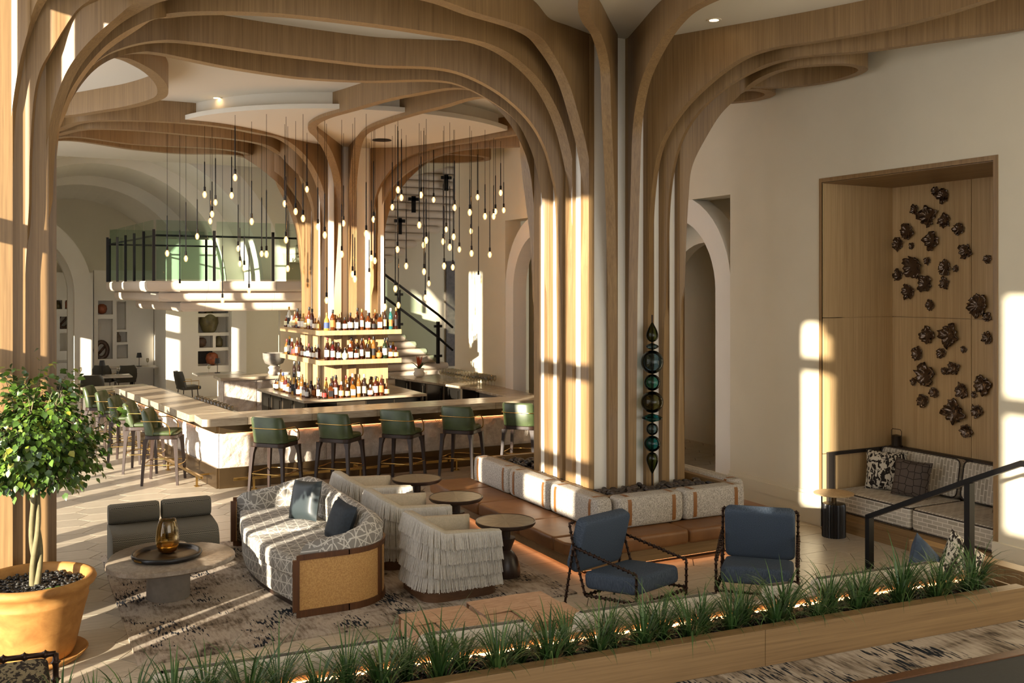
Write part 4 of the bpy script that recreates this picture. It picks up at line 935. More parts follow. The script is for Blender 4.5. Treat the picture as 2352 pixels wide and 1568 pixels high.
# ---- blue lounge chairs with knobbly bronze frames
blue_t = NT('blue_weave'); _a = blue_t.noise(blue_t.coord((60, 60, 8)), 3, 3, .7); blue_t.col(blue_t.ramp(_a, [(.32, '#323d4b'), (.68, '#566170')])); blue_t.bump(_a, .25, .003); blue = blue_t.set(.85, spec=.15).mat
knob_m = plain('cast_bronze', '#33231b', .35, .7)
def knobbly(m, pts, r=.011, pitch=.055, k=1.9):
    pts = [Vector(p) for p in pts]; path = []; rad = []
    for a, b in zip(pts, pts[1:]):
        L = (b-a).length; nseg = max(1, round(L/pitch))
        for i in range(nseg):
            for t, q in ((0, 1), (.30, 1), (.42, 1.25), (.5, k), (.58, 1.25), (.70, 1)):
                path.append(a.lerp(b, (i+t)/nseg)); rad.append(r*q)
    path.append(pts[-1]); rad.append(r); m.tube(path, rad, 6)
def lounge(loc, rz, lb):
    t = empty('lounge_chair', loc, rz)      # faces local +y
    o = cushion(.62, .60, .15, .05, 5).build('seat', blue, t, smooth='all'); o.location = (0, .03, .27); o.rotation_euler = (radians(6), 0, 0)
    m = cushion(.64, .50, .13, .05, 5); o = m.build('backrest', blue, t, smooth='all'); o.location = (0, -.30, .585); o.rotation_euler = (radians(74), 0, 0)
    for s in (-1, 1):
        x = s*.345
        for nm, pts in (('arm', [(x, .36, .50), (x, -.36, .60)]), ('leg', [(x, .36, .0), (x, .36, .50)]), ('leg', [(x, -.36, .60), (x, -.48, .0)]), ('back_upright', [(x, -.22, .20), (x, -.36, .60), (x, -.41, .80), (x*.9, -.38, .81)]), ('rail', [(x, -.22, .20), (x, .36, .26)])):
            m = MB(); knobbly(m, pts); m.build(nm, knob_m, t, smooth='all')
    m = MB(); knobbly(m, [(-.345, .36, .24), (.345, .36, .24)]); m.build('rail', knob_m, t, smooth='all')
    m = MB(); knobbly(m, [(-.345, -.22, .20), (.345, -.22, .20)]); m.build('rail', knob_m, t, smooth='all')
    tag(t, lb, 'lounge chair', 'blue lounge chairs facing the planter')
p = P(1290, 1398, z=0)
lounge((4.90, 7.22, 0), radians(196), 'blue upholstered lounge chair with knobbly bronze frame, turned beside the nearest pedestal table')
lounge((6.04, 6.84, 0), radians(136), 'blue upholstered lounge chair with knobbly bronze frame, seen from the front with a sun patch')

# ---- woven leather benches and stone step
pale_l = NT('pale_leather'); _v = pale_l.noise(pale_l.coord((4, 20, 4)), 3, 4, .6); pale_l.col(pale_l.ramp(_v, [(.3, '#a88263'), (.7, '#c7a283')])); pale_l = pale_l.set(.6).mat
def bench(x0, x1, y0, y1, lb):
    t = empty('leather_bench', ((x0+x1)/2, (y0+y1)/2, 0)); w_, d_ = (x1-x0)/2, (y1-y0)/2
    MB().box(-w_+.01, -d_+.01, .03, w_-.01, d_-.01, .36).build('body', pale_l, t, bevel=.03, seg=3)
    for i in range(3):
        a = -w_+2*w_*i/3+.008; b = -w_+2*w_*(i+1)/3-.008
        MB().add([(a, -d_-.004, .1), (b, -d_-.004, .1), (b, -d_-.004, .365), (a, -d_-.004, .365), (a, d_+.004, .372), (b, d_+.004, .366), (b, d_+.004, .1), (a, d_+.004, .1)], [(0,1,2,3),(3,2,5,4),(4,5,6,7)]).build('strap', pale_l, t)
    for j in range(2):
        a = -d_+2*d_*j/2+.01; b = -d_+2*d_*(j+1)/2-.012; h = .376
        MB().add([(-w_*(1 if j else .33), a, h), (w_*(.33 if j else 1), a, h), (w_*(.33 if j else 1), b, h+.004), (-w_*(1 if j else .33), b, h+.004), (-w_*(1 if j else .33), a, h-.006), (w_*(.33 if j else 1), a, h-.006), (w_*(.33 if j else 1), b, h-.004), (-w_*(1 if j else .33), b, h-.004)], [(0,1,2,3),(7,6,5,4),(0,4,5,1),(1,5,6,2),(2,6,7,3),(3,7,4,0)]).build('strap', pale_l, t)
    for sx in (-1, 1):
        for sy in (-1, 1): MB().box(sx*(w_-.06)-.025, sy*(d_-.06)-.025, 0, sx*(w_-.06)+.025, sy*(d_-.06)+.025, .031).build('foot', darkwood, t)
    tag(t, lb, 'bench', 'pale leather benches behind the planter')
bench(2.68, 3.24, 6.52, 7.12, 'pale woven leather bench, left of the pair, behind the grass planter')
bench(3.27, 3.97, 6.45, 7.15, 'pale woven leather bench, right of the pair, beside the blue chair')

# ---- potted ficus
fx = empty('potted_ficus', (.17, 8.52, 0)); tag(fx, 'ficus tree with braided trunk in a big ochre clay pot by the left column', 'potted tree')
terra = NT('ochre_clay'); _v = terra.noise(terra.coord((1,1,1.5)), 5, 5, .6, .4); terra.col(terra.ramp(_v, [(.3, '#8f602a'), (.55, '#a8773a'), (.75, '#b98a4c')])); terra.bump(terra.noise(terra.coord(), 30, 4, .6), .2, .006); terra = terra.set(.7).mat
ZS = .9
pot = MB().lathe([(.27, .03), (.29, .04), (.31, .1), (.375, .42), (.40, .52), (.405, .535), (.398, .545), (.41, .60), (.43, .63), (.45, .645), (.462, .675), (.45, .705), (.42, .715), (.395, .70), (.385, .66), (.38, .62), (.01, .62)], 48, cap=False).build('pot', terra, fx, smooth='all')
MB().lathe([(.30, 0), (.36, .01), (.40, .06), (.39, .065), (.34, .03), (.01, .028)], 40, cap=False).build('saucer', terra, pot, smooth='all')
MB().lathe([(.39, .60), (.385, .625), (.01, .635)], 30).build('soil', MATS['soil'], fx)
dkp = plain('dark_pebble', '#2b2926', .35, var=.4, scale=20)
m = MB()
for i in range(420):
    a = rp.uniform(0, 6.3); r = .37*sqrt(rp.random()); m.at(r*cos(a), r*sin(a), .635+rp.uniform(0, .015), rp.uniform(0, 6)).sphere((0,0,0), rp.uniform(.012, .022), 6, 4, (1, .7, .55))
o = tag(m.build('pebble_mulch', dkp, fx, smooth='all'), kind='stuff'); o.location.z = -.065
for c_ in COL.objects:
    if c_.parent == fx and c_.name.startswith(('pot', 'soil')): c_.scale.z = ZS
bark = plain('ficus_bark', '#6f6747', .8, var=.15, scale=18, bump=.3, bscale=40)
for s in range(3):
    pts = []; rad = []
    for k in range(22):
        z = .53+k*.048; a = s*2*pi/3+z*5.2; rr = .028+.004*sin(z*9); pts.append((rr*cos(a)+.02*sin(z*2.1), rr*sin(a), z)); rad.append(.024-.0004*k)
    MB().tube(pts, rad, 7).build('trunk', bark, fx, smooth='all')
top = Vector((.0, 0, 1.42)); rl_ = random.Random(11); m = MB(); ends = []
for b in range(44):
    az = rl_.uniform(0, 2*pi); el = rl_.uniform(-.05, 1.45); L = rl_.uniform(.28, .66); d = Vector((cos(az)*cos(el), sin(az)*cos(el), sin(el))); p = top+Vector((rl_.uniform(-.03,.03), rl_.uniform(-.03,.03), rl_.uniform(-.08, .1))); pts = [p]
    for k in range(4): d = (d+Vector((rl_.uniform(-.3,.3), rl_.uniform(-.3,.3), rl_.uniform(-.05,.25)))).normalized(); p = p+d*L/3; pts.append(p); ends.append((p.copy(), d.copy()))
    m.tube(pts, [.009, .007, .005, .004, .002], 5)
    for k in range(3):
        q = pts[2]+(pts[3]-pts[2])*rl_.random(); dd = Vector((rl_.uniform(-1,1), rl_.uniform(-1,1), rl_.uniform(-.3,.8))).normalized(); e = q+dd*rl_.uniform(.12, .3); m.tube([q, (q+e)/2+Vector((0,0,.02)), e], [.003, .0025, .0015], 4); ends += [(e, dd), ((q+e)/2, dd)]
tag(m.build('branches', bark, fx, smooth='all'), kind='stuff')
lf_t = NT('ficus_leaf'); _oi = lf_t.n('ShaderNodeObjectInfo'); _gm = lf_t.n('ShaderNodeNewGeometry'); lf_t.col(lf_t.ramp(lf_t.math('FRACT', lf_t.math('ADD', _gm.outputs['Random Per Island'], _oi.outputs['Random'])), [(0, '#2c4418'), (.5, '#3f5a1f'), (.93, '#5f7a2a'), (1, '#9a9438')])); lf_t.set(.35, spec=.5); leaf_m = lf_t.mat
lf_t.b.inputs['Transmission Weight'].default_value = 0.0; lf_t.b.inputs['Subsurface Weight'].default_value = .0
LV = [(0, 0, 0), (-.45, .35, .06), (.45, .35, .06), (0, .4, -.04), (-.36, .72, .03), (.36, .72, .03), (0, .78, -.05), (0, 1.15, -.16)]
LF = [(0, 3, 1), (0, 2, 3), (1, 3, 6, 4), (3, 2, 5, 6), (4, 6, 7), (6, 5, 7)]
leaf_me = MB().add(LV, LF).mesh('leaf', leaf_m, smooth='all')
cand = []
for i in range(5200):
    p, d = rl_.choice(ends)
    q = p+Vector((rl_.gauss(0, .055), rl_.gauss(0, .055), rl_.gauss(-.01, .05)))
    r_ = Vector((q.x, q.y, (q.z-1.88)*.86))
    if r_.length > .70+.12*noise.noise(q*2.2): continue
    out = (Vector((q.x, q.y, (q.z-1.8)*.6)).normalized()+Vector((rl_.uniform(-.8,.8), rl_.uniform(-.8,.8), rl_.uniform(-1.5,-.1)))).normalized()
    s = rl_.uniform(.036, .060); rot = out.to_track_quat('Y', 'Z').to_matrix().to_4x4() @ Matrix.Rotation(rl_.uniform(-.9, .9), 4, 'Y')
    cand.append((q.y+q.x*.3, Matrix.Translation(q) @ rot @ Matrix.Diagonal((s, s, s, 1))))
cand.sort(key=lambda c: c[0])
for k, (_, M_) in enumerate(cand[:300]):
    o = link('leaf', leaf_me, fx); o.matrix_local = M_
m = MB()
for _, M_ in cand[300:]: m.m = M_; m.add(LV, LF)
m.m = Matrix.Identity(4); tag(m.build('foliage', leaf_m, fx, smooth='all'), kind='stuff')
for (x, y) in ((.13, -.28), (.2, -.24), (-.2, -.27)):
    o = link('fallen_leaf', leaf_me, fx, (x, y, .60), (.1, 0, x*9)); o.scale = (.06, .06, .06)
# ================================================================ FOREGROUND
# ---- planter box on the raised level
pb = empty('planter_box', (0, 0, 0)); tag(pb, 'long low oak planter box filled with grass and dark pebbles in the foreground', 'planter')
PY0, PY1, PX0, PX1 = 4.765, 5.30, -.85, 6.72; PZ = .685
for a, b in ((-.85, 1.3), (1.3, 4.36), (4.36, 6.72)):
    MB().box(a+.0015, PY0, ZU-.0, b-.0015, PY0+.022, PZ).build('board', oak_x, pb, bevel=.002)
MB().box(PX0, PY0+.022, PZ-.02, PX1, PY0+.095, PZ).build('cap', oak_x, pb, bevel=.002)
MB().box(PX0, PY1-.03, .42, PX1, PY1, PZ-.035).build('back_board', oak_x, pb)
MB().box(PX1-.022, PY0+.022, ZU, PX1, PY1, PZ-.02).build('end_board', oak_y, pb)
MB().box(PX0, PY0+.1, ZU+.002, PX1, PY1-.035, .60).build('soil', MATS['soil'], pb)
MB().box(PX0, PY1-.05, .606, PX1, PY1-.034, .618).build('led_strip', led, pb)
m = MB(); rq = random.Random(3)
for i in range(3200):
    m.at(rq.uniform(.2, PX1-.04), rq.uniform(PY0+.105, PY1-.055), .602+rq.uniform(0, .02), rq.uniform(0, 6)).sphere((0, 0, 0), rq.uniform(.011, .022), 6, 3, (1, .7, .55))
tag(m.build('pebble_mulch', MATS['dark_pebble'], pb, smooth='all'), kind='stuff')
gr_t = NT('grass_blade'); _gm = gr_t.n('ShaderNodeNewGeometry'); gr_t.col(gr_t.ramp(_gm.outputs['Random Per Island'], [(0, '#2a4420'), (.6, '#406030'), (.95, '#5f7a42'), (1, '#8f9050')])); grass_m = gr_t.set(.4, spec=.4).mat
def grass(seed, h, n):
    r = random.Random(seed); m = MB()
    for i in range(n):
        az = r.uniform(0, 2*pi); rad = r.uniform(0, .045); el = r.uniform(.85, 1.5); L = h*r.uniform(.6, 1.25); w_ = r.uniform(.008, .015); cur = r.uniform(.9, 2.6)*(1.1 if el < 1.35 else .8)
        p = Vector((rad*cos(az), rad*sin(az), 0)); s = Vector((-sin(az), cos(az), 0)); vs = []; e = el; N = 7
        for k in range(N+1):
            t = k/N; ww = w_*(1-t**2.5) if k < N else .0004; vs += [p-s*ww/2, p+s*ww/2]
            d = Vector((cos(az)*cos(e), sin(az)*cos(e), sin(e))); p = p+d*(L/N); e -= cur/N*(.4+1.2*t)
        m.add(vs, [(2*k, 2*k+1, 2*k+3, 2*k+2) for k in range(N)])
    return m.mesh('blades', grass_m, smooth='all')
gm = [grass(k, .36+.035*(k % 3), 84) for k in range(5)]
gx = [.02, .20, .36, .55, .74, .92, 1.12, 1.30, 1.5, 1.68, 1.86, 2.03, 2.2, 2.38, 2.55, 2.74, 2.9, 3.06, 3.24, 3.38, 3.56, 3.74, 3.9, 4.06, 4.24, 4.42, 4.58, 4.76, 4.92, 5.12, 5.3, 5.46, 5.66, 5.82, 6.0, 6.18, 6.36, 6.54]
ordw = ['first','second','third','fourth','fifth','sixth','seventh','eighth','ninth','tenth','eleventh','twelfth','thirteenth','fourteenth','fifteenth','sixteenth','seventeenth','eighteenth','nineteenth']
for i, x in enumerate(gx):
    t = empty('grass_plant', (x, 5.0+(.06 if i % 2 else -.05)+rq.uniform(-.03, .03), .605), rq.uniform(0, 6)); o = link('blades', gm[i % 5], t); tag(o, kind='stuff')
    s = rq.uniform(.82, 1.06); t.scale = (s, s, s*rq.uniform(.92, 1.1))
    k = i if i < 19 else len(gx)-1-i
    tag(t, 'arching dark green grass clump, %s from the %s end of the planter' % (ordw[k], 'left' if i < 19 else 'right'), 'grass plant', 'grass clumps in the planter box')
# dark sofa back at the bottom edge
db = empty('upholstered_bench', (0, 0, 0)); tag(db, 'dark grey upholstered seat with wooden edge at the bottom right corner', 'bench')
MB().box(3.6, 4.235, ZU, 8.4, 4.315, ZU+.02).build('edge', walnut, db, bevel=.003); MB().box(3.6, 3.3, ZU, 8.4, 4.235, ZU+.012).build('seat', plain('charcoal_cloth', '#3b3a37', .9, var=.1, scale=50), db)

# ---- cream bench sofas backing onto the planter
cream = plain('cream_cloth', '#cfc8ba', .9, var=.04, scale=8, spec=.15); cs = empty('bench_sofa', (0, 0, 0)); tag(cs, 'cream upholstered bench sofa backing onto the planter', 'sofa')
MB().box(-.9, 5.31, .02, 6.70, 5.36, .60).build('back_board', oak_x, cs)
MB().box(-.9, 5.36, .05, 6.70, 6.05, .26).build('base', oak_x, cs)
for a, b in ((-.9, .7), (.7, 2.3), (2.3, 3.15), (3.15, 4.6), (4.6, 5.2), (5.2, 6.7)):
    o = cushion(b-a-.01, .62, .15, .045, 5).build('seat_cushion', cream, cs, smooth='all'); o.location = ((a+b)/2, 5.73, .26)
for a, b in ((.65, 2.20), (2.24, 3.02), (3.34, 4.52), (4.9, 5.2), (5.35, 6.62)):
    o = cushion(b-a, .17, .30, .06, 6).build('back_cushion', cream, cs, smooth='all'); o.location = ((a+b)/2, 5.46, .405); o.rotation_euler = (radians(-6), 0, 0)
den = plain('denim_cloth', '#39485c', .85, var=.3, scale=22); leo = NT('animal_print'); _v = leo.noise(leo.coord((1, 1, .55)), 26, 2, .5, 1.2); leo.col(leo.ramp(_v, [(.47, '#2b2522'), (.52, '#c8bfae')])); leo = leo.set(.85, spec=.15).mat
p = P(2085, 1272, z=.72); o = pillow_mesh(.42, .42, .15).build('bench_pillow', den, smooth='all'); o.location = (p.x+.03, 5.66, .415); o.rotation_euler = (radians(-12), radians(38), radians(12)); tag(o, 'denim blue pillow tipped on its corner on the cream bench', 'pillow')
p = P(2165, 1265, z=.72); o = pillow_mesh(.42, .42, .15).build('bench_pillow', leo, smooth='all'); o.location = (p.x+.04, 5.66, .415); o.rotation_euler = (radians(-12), radians(36), radians(-8)); tag(o, 'black and cream animal print pillow on the cream bench', 'pillow')
wb = empty('stair_cheek', (0, 0, 0)); tag(wb, 'low pale oak cheek block beside the stair in front of the niche', 'stair block')
MB().box(7.56, 4.9, 0, 7.71, 6.47, .50).build('body', oak_v, wb, bevel=.003); MB().box(7.555, 4.895, .50, 7.715, 6.475, .525).build('top', oak_y, wb, bevel=.003)
for o_ in (pb, db, cs): slant(o_)
for o_ in list(COL.objects):
    if o_.parent is None and (o_.name.startswith('grass_plant') or o_.name.startswith('bench_pillow')): slant(o_)

# ---- stair railing
rl = empty('stair_railing', (0, 0, 0)); tag(rl, 'black flat-bar stair railing in front of the niche', 'railing')
RX = 6.72
hp = [Vector((RX, 6.2, .91)), Vector((RX, 5.17, 1.41)), Vector((RX, 4.72, 1.62)), Vector((RX, 4.3, 1.62)), Vector((RX, 3.2, 1.62))]
def bar(m, a, b, w_=.03, h=.045):
    for dx in (0,): m.add([(a.x-w_, a.y, a.z-h), (a.x+w_, a.y, a.z-h), (a.x+w_, a.y, a.z), (a.x-w_, a.y, a.z), (b.x-w_, b.y, b.z-h), (b.x+w_, b.y, b.z-h), (b.x+w_, b.y, b.z), (b.x-w_, b.y, b.z)], [(0,1,2,3),(7,6,5,4),(0,4,5,1),(1,5,6,2),(2,6,7,3),(3,7,4,0)])
m = MB(); [bar(m, a, b) for a, b in zip(hp, hp[1:])]; m.build('handrail', black_metal, rl)
MB().box(RX-.03, 6.155, 0, RX+.03, 6.2, .91).build('post', black_metal, rl); MB().box(RX-.03, 5.15, .0, RX+.03, 5.20, 1.37).build('post', black_metal, rl)

# ---- niche sofa, pillows, lantern, small table
ns = empty('niche_sofa', (0, 0, 0)); tag(ns, 'built-in niche sofa with pale brick-pattern cushions and dark piping', 'sofa')
bp_t = NT('brick_fabric'); _b = bp_t.n('ShaderNodeTexBrick'); _u, _w_ = boxmap(bp_t, 1.0); _cx = bp_t.n('ShaderNodeCombineXYZ'); bp_t.l(_u, _cx.inputs[0]); bp_t.l(_w_, _cx.inputs[1]); bp_t.l(_cx.outputs[0], _b.inputs['Vector']); _b.inputs['Color1'].default_value = lin('#bcb3a3'); _b.inputs['Color2'].default_value = lin('#a39a8a'); _b.inputs['Mortar'].default_value = lin('#dcd5c7'); _b.inputs['Scale'].default_value = 1.0; _b.inputs['Mortar Size'].default_value = .005; _b.inputs['Row Height'].default_value = .045; _b.inputs['Brick Width'].default_value = .13
bp_t.col(_b.outputs[0]); bp_t.bump(bp_t.noise(bp_t.coord(), 280, 2, .5), .25, .003); brickf = bp_t.set(.9, spec=.15).mat; piping = plain('dark_piping', '#2e241e', .7)
SX0 = WX+.10
MB().box(SX0-.08, NYA, .0, NX-.02, NYB-.02, .14).build('base', oak_y, ns); MB().box(SX0-.02, NYA, .14, NX-.02, NYB-.02, .20).build('base', oak_y, ns)
ym = 7.62
def piped(x0, y0, z0, x1, y1, z1, r=.04, face='z'):
    o = cushion(x1-x0, y1-y0, z1-z0, r, 5).build('cushion', brickf, ns, smooth='all'); o.location = ((x0+x1)/2, (y0+y1)/2, z0)
    q = rrect(-(x1-x0)/2+.004, -(y1-y0)/2+.004, (x1-x0)/2-.004, (y1-y0)/2-.004, r, 5)
    for z in (.018, z1-z0-.018): MB().tube([(a, b, z) for a, b in q], .0075, 5, closed=True).build('piping', piping, o, smooth='all')
piped(SX0, ym+.01, .20, NX-.22, NYB-.09, .46); piped(SX0, NYA+.02, .20, NX-.22, ym-.01, .46)
def piped_back(y0, y1):
    o = cushion(.46, y1-y0, .2, .07, 5).build('back_cushion', brickf, ns, smooth='all'); o.rotation_euler = (0, radians(-80), 0); o.location = (NX-.11, (y0+y1)/2, .67)
    q = rrect(-.23+.006, -(y1-y0)/2+.006, .23-.006, (y1-y0)/2-.006, .07, 6); MB().tube([(a, b, .184) for a, b in q], .0075, 5, closed=True).build('piping', piping, o, smooth='all')
piped_back(ym+.02, NYB-.06); piped_back(NYA+.02, ym-.02)
dm = plain('niche_trim', '#2a2521', .5); MB().box(SX0-.04, NYB-.055, 0, SX0+.06, NYB-.016, .90).box(SX0+.06, NYB-.055, .86, NX-.02, NYB-.016, .90).box(NX-.12, NYA+.02, .89, NX-.02, NYB-.056, .915).build('arm_frame', dm, ns)
geo = NT('geometric_weave'); _vo = geo.n('ShaderNodeTexVoronoi', feature='DISTANCE_TO_EDGE'); geo.l(geo.coord((1, 1, 1)), _vo.inputs['Vector']); _vo.inputs['Scale'].default_value = 12; _vo.inputs['Randomness'].default_value = .35
geo.col(geo.mix(geo.ramp(_vo.outputs['Distance'], [(.03, (1,1,1,1)), (.05, (0,0,0,1))]), '#5d534c', '#2b2422')); geo = geo.set(.85, spec=.15).mat
o = pillow_mesh(.48, .48, .17).build('niche_pillow', leo, smooth='all'); o.location = (9.42, 8.42, .455); o.rotation_euler = (radians(-14), 0, radians(-58)); tag(o, 'black and cream animal print pillow at the left of the niche sofa', 'pillow')
o = pillow_mesh(.44, .44, .16).build('niche_pillow', geo, smooth='all'); o.location = (9.36, 8.02, .455); o.rotation_euler = (radians(-14), radians(3), radians(-72)); tag(o, 'brown geometric pillow in front of the animal print pillow', 'pillow')
o = pillow_mesh(.46, .46, .16).build('niche_pillow', geo, smooth='all'); o.location = (9.45, 6.82, .455); o.rotation_euler = (radians(-16), 0, radians(-105)); tag(o, 'brown geometric pillow at the right end of the niche sofa', 'pillow')
ln = empty('lantern', (NX-.14, 8.66, .916)); tag(ln, 'small dark glass lantern with a wire handle on the niche ledge', 'lantern')
MB().lathe([(.07, 0), (.075, .01), (.075, .02), (.062, .022), (.062, .13), (.065, .14), (.03, .15), (.01, .155)], 20).build('body', plain('lantern_metal', '#4b443d', .25, .7), ln, smooth=40)
MB().tube([(0, -.075, .0), (0, -.078, .2), (0, -.06, .22), (0, .06, .22), (0, .078, .2), (0, .075, .0)], .004, 5).build('handle', bronze, ln)
st = empty('drum_table', (8.58, 8.42, 0)); tag(st, 'small black fluted drum table with round wooden top beside the niche', 'side table')
pts = [((.135 if k % 2 else .122)*cos(2*pi*k/56), (.135 if k % 2 else .122)*sin(2*pi*k/56)) for k in range(56)]
MB().loft([[(x*k, y*k, z) for x, y in pts] for z, k in ((0, 1), (.36, 1), (.385, .95), (.39, .6))]).build('drum', blk, st, smooth=20)
MB().lathe([(.03, .385), (.03, .49)], 16).build('stem', brass_dark, st, smooth=40); MB().lathe([(.02, .485), (.225, .497), (.23, .503), (.225, .51), (.01, .51)], 40).build('top', oak_pale, st, smooth=40)

# ---- ceramic flowers on the niche back wall
cer = plain('bronze_glaze', '#5c4c3e', .14, .75, var=.35, scale=30)
def flower(seed, r):
    rr = random.Random(seed); m = MB(); rings = []; N = 40
    for (q, z, amp) in ((.25, .0, 0), (.45, .03, .03), (.72, .25, .14), (1.0, .40, .26), (.96, .50, .30), (.70, .40, .22), (.45, .22, .08), (.2, .16, .02)):
        ring = []
        for k in range(N):
            a = 2*pi*k/N; wv = noise.noise(Vector((cos(a)*2.6+seed*3, sin(a)*2.6, q*2.0)))+.5*noise.noise(Vector((cos(a)*6+seed, sin(a)*6, z*5))); w2 = noise.noise(Vector((cos(a)*4, sin(a)*4+seed*5, q*3)))
            ring.append((r*(q+amp*wv*1.5)*cos(a), r*(q+amp*wv*1.5)*sin(a), r*(z+amp*1.6*w2)))
        rings.append(ring)
    m.loft(rings); me = m.mesh('ceramic_flower', cer, smooth='all'); return me
fm = [flower(k, 1.0) for k in range(7)]
FL = [(2149,439,9),(2168,450,15),(2102,481,10),(2133,496,21),(2171,507,14),(2203,526,13),(2085,531,17),(2064,560,13),(2095,565,7),(2142,553,18),(2219,577,15),(2131,599,8),(2099,613,23),(2172,614,16),(2196,617,7),(2064,632,12),(2127,651,17),(2171,650,12),(2088,670,15),(2138,700,11),(2249,699,23),(2269,595,9),(2268,728,10),(2133,770,17),(2183,770,23),(2269,776,12),(2109,811,14),(2164,810,11),(2214,802,7),(2127,861,23),(2171,852,8),(2192,846,14),(2100,876,8),(2122,920,14),(2148,901,11),(2211,897,15),(2238,906,7),(2260,885,19),(2194,945,25),(2246,944,13),(2222,990,14)]
def place_word(u, v): return ('left' if u < 2110 else 'middle' if u < 2185 else 'right' if u < 2235 else 'far right')+' column'
byc = {}
for i, (u, v, r) in enumerate(FL): byc.setdefault(place_word(u, v), []).append(i)
for cname, lst in byc.items():
    lst.sort(key=lambda i: FL[i][1])
    for n_, i in enumerate(lst):
        u, v, r = FL[i]; p = P(u, v, X=NX-.008); dd = p.x*sin(TH)+p.y*cos(TH); R_ = r*dd/FPX*1.12
        o = link('ceramic_flower', fm[i % 7], None, (NX-.006, p.y, p.z), (0, radians(-90), 0)); o.rotation_euler = (Matrix.Rotation(radians(-90), 4, 'Y') @ Matrix.Rotation(i*1.7, 4, 'Z')).to_euler(); o.scale = (R_, R_, R_*.8)
        tag(o, '%s bronze ceramic flower, %s from top in the %s part of the niche' % ('large' if r > 18 else 'small' if r < 10 else 'medium', ordw[n_], cname.replace(' column', '')), 'wall ornament', 'ceramic flowers in the niche')
# ---- knobbly chair at the lower left corner
kc = empty('knobbly_chair', (0, 0, 0)); tag(kc, 'corner of a knobbly bronze chair with animal print seat at lower left', 'chair')
q = P(128, 1500, z=.80); m = MB(); knobbly(m, [q, q+Vector((-.75, .10, 0))], .016, .115, 1.8); m.build('arm', knob_m, kc, smooth='all')
m = MB(); knobbly(m, [q, Vector((q.x, q.y, .5))], .016, .1, 1.8); m.build('leg', knob_m, kc, smooth='all')
m = MB(); q2 = q+Vector((-.75, .10, 0)); knobbly(m, [q2, Vector((q2.x, q2.y, .5))], .016, .1, 1.8); m.build('leg', knob_m, kc, smooth='all')
vine = NT('vine_print'); _v = vine.noise(vine.coord((1, .5, 1)), 22, 2, .5, 1.5); vine.col(vine.ramp(_v, [(.48, '#251d17'), (.53, '#7d7156')])); vine = vine.set(.85, spec=.15).mat
o = cushion(.70, .50, .14, .05, 5).build('seat', vine, kc, smooth='all'); o.location = (q.x-.37, q.y+.33, .46)
MB().box(q.x-.72, q.y+.1, 0, q.x-.02, q.y+.55, .46).build('base', darkwood, kc)
# ================================================================ BACKGROUND
# ---- walls of the far dining room
m = MB(); m.box(-1, 34, 0, 6, 34.2, 7.2); m.box(3.67, 29.4, 0, 14, 29.6, 3.2)
m.box(6.1, 24.6, 0, 14, 24.8, 7.3); m.box(6.9, 26.8, 0, 9, 27.0, 6.5).box(13.8, 19.9, 0, 14, 24.8, 9)
struct(m.build('wall_back', plaster), 'plaster walls at the back of the dining room and stair')
m = MB().box(-1.2, 23.3, 7.2, 14, 36, 7.4).box(9.1, 19.6, 7.2, 14, 23.3, 7.4).box(9.1, 19.7, 4.7, 14, 19.87, 7.3); struct(m.build('ceiling_back', ceil_mat), 'high ceiling at the back')
# barrel vault
def vault(Y0, Y1, cx, R0, R1, zc, name, label, a0=0, a1=pi, n=30, leg=None):
    m = MB(); rings = []
    for Y in (Y0, Y1):
        rings.append([(cx+R0*cos(a0+(a1-a0)*k/n), Y, zc+R0*sin(a0+(a1-a0)*k/n)) for k in range(n+1)]+[(cx+R1*cos(a1-(a1-a0)*k/n), Y, zc+R1*sin(a1-(a1-a0)*k/n)) for k in range(n+1)])
    N = 2*(n+1)
    for k in range(n):
        a = rings[0]; b = rings[1]; i, j, p, q = k, k+1, N-1-k-1, N-1-k
        m.add([a[i], a[j], a[p], a[q], b[i], b[j], b[p], b[q]], [(0,1,2,3),(7,6,5,4),(0,4,5,1),(2,6,7,3)])
    if leg: m.box(cx+min(R0, R1), Y0, 0, cx+max(R0, R1), Y1, zc)
    return struct(m.build(name, plaster_white, smooth=30), label)
vault(24.0, 26.2, 2.2, 3.35, 3.9, 2.9, 'trim_60', 'front band of the white barrel vault')
vault(26.2, 29.2, 2.0, 3.1, 3.7, 2.9, 'trim_61', 'second band of the white barrel vault')
vault(29.2, 34.0, 1.8, 2.85, 3.7, 2.9, 'trim_64', 'third band of the white barrel vault')
vault(29.2, 29.9, -.35, 1.95, 2.4, 2.75, 'trim_62', 'white arch on a pier in the dining room', leg=True)
vault(30.6, 31.1, -.35, 1.85, 2.3, 2.75, 'trim_63', 'second white arch on a pier in the dining room', leg=True)
m = MB(); n = 30     # end wall over the vault
for k in range(n):
    a = pi*k/n; b = pi*(k+1)/n; R0 = 3.9
    m.add([(2.2+R0*cos(a), 24.0, 2.9+R0*sin(a)), (2.2+R0*cos(b), 24.0, 2.9+R0*sin(b)), (2.2+R0*cos(b), 24.0, 7.2), (2.2+R0*cos(a), 24.0, 7.2)], [(0,1,2,3)])
struct(m.build('wall_gable', plaster), 'plaster wall above the barrel vault')
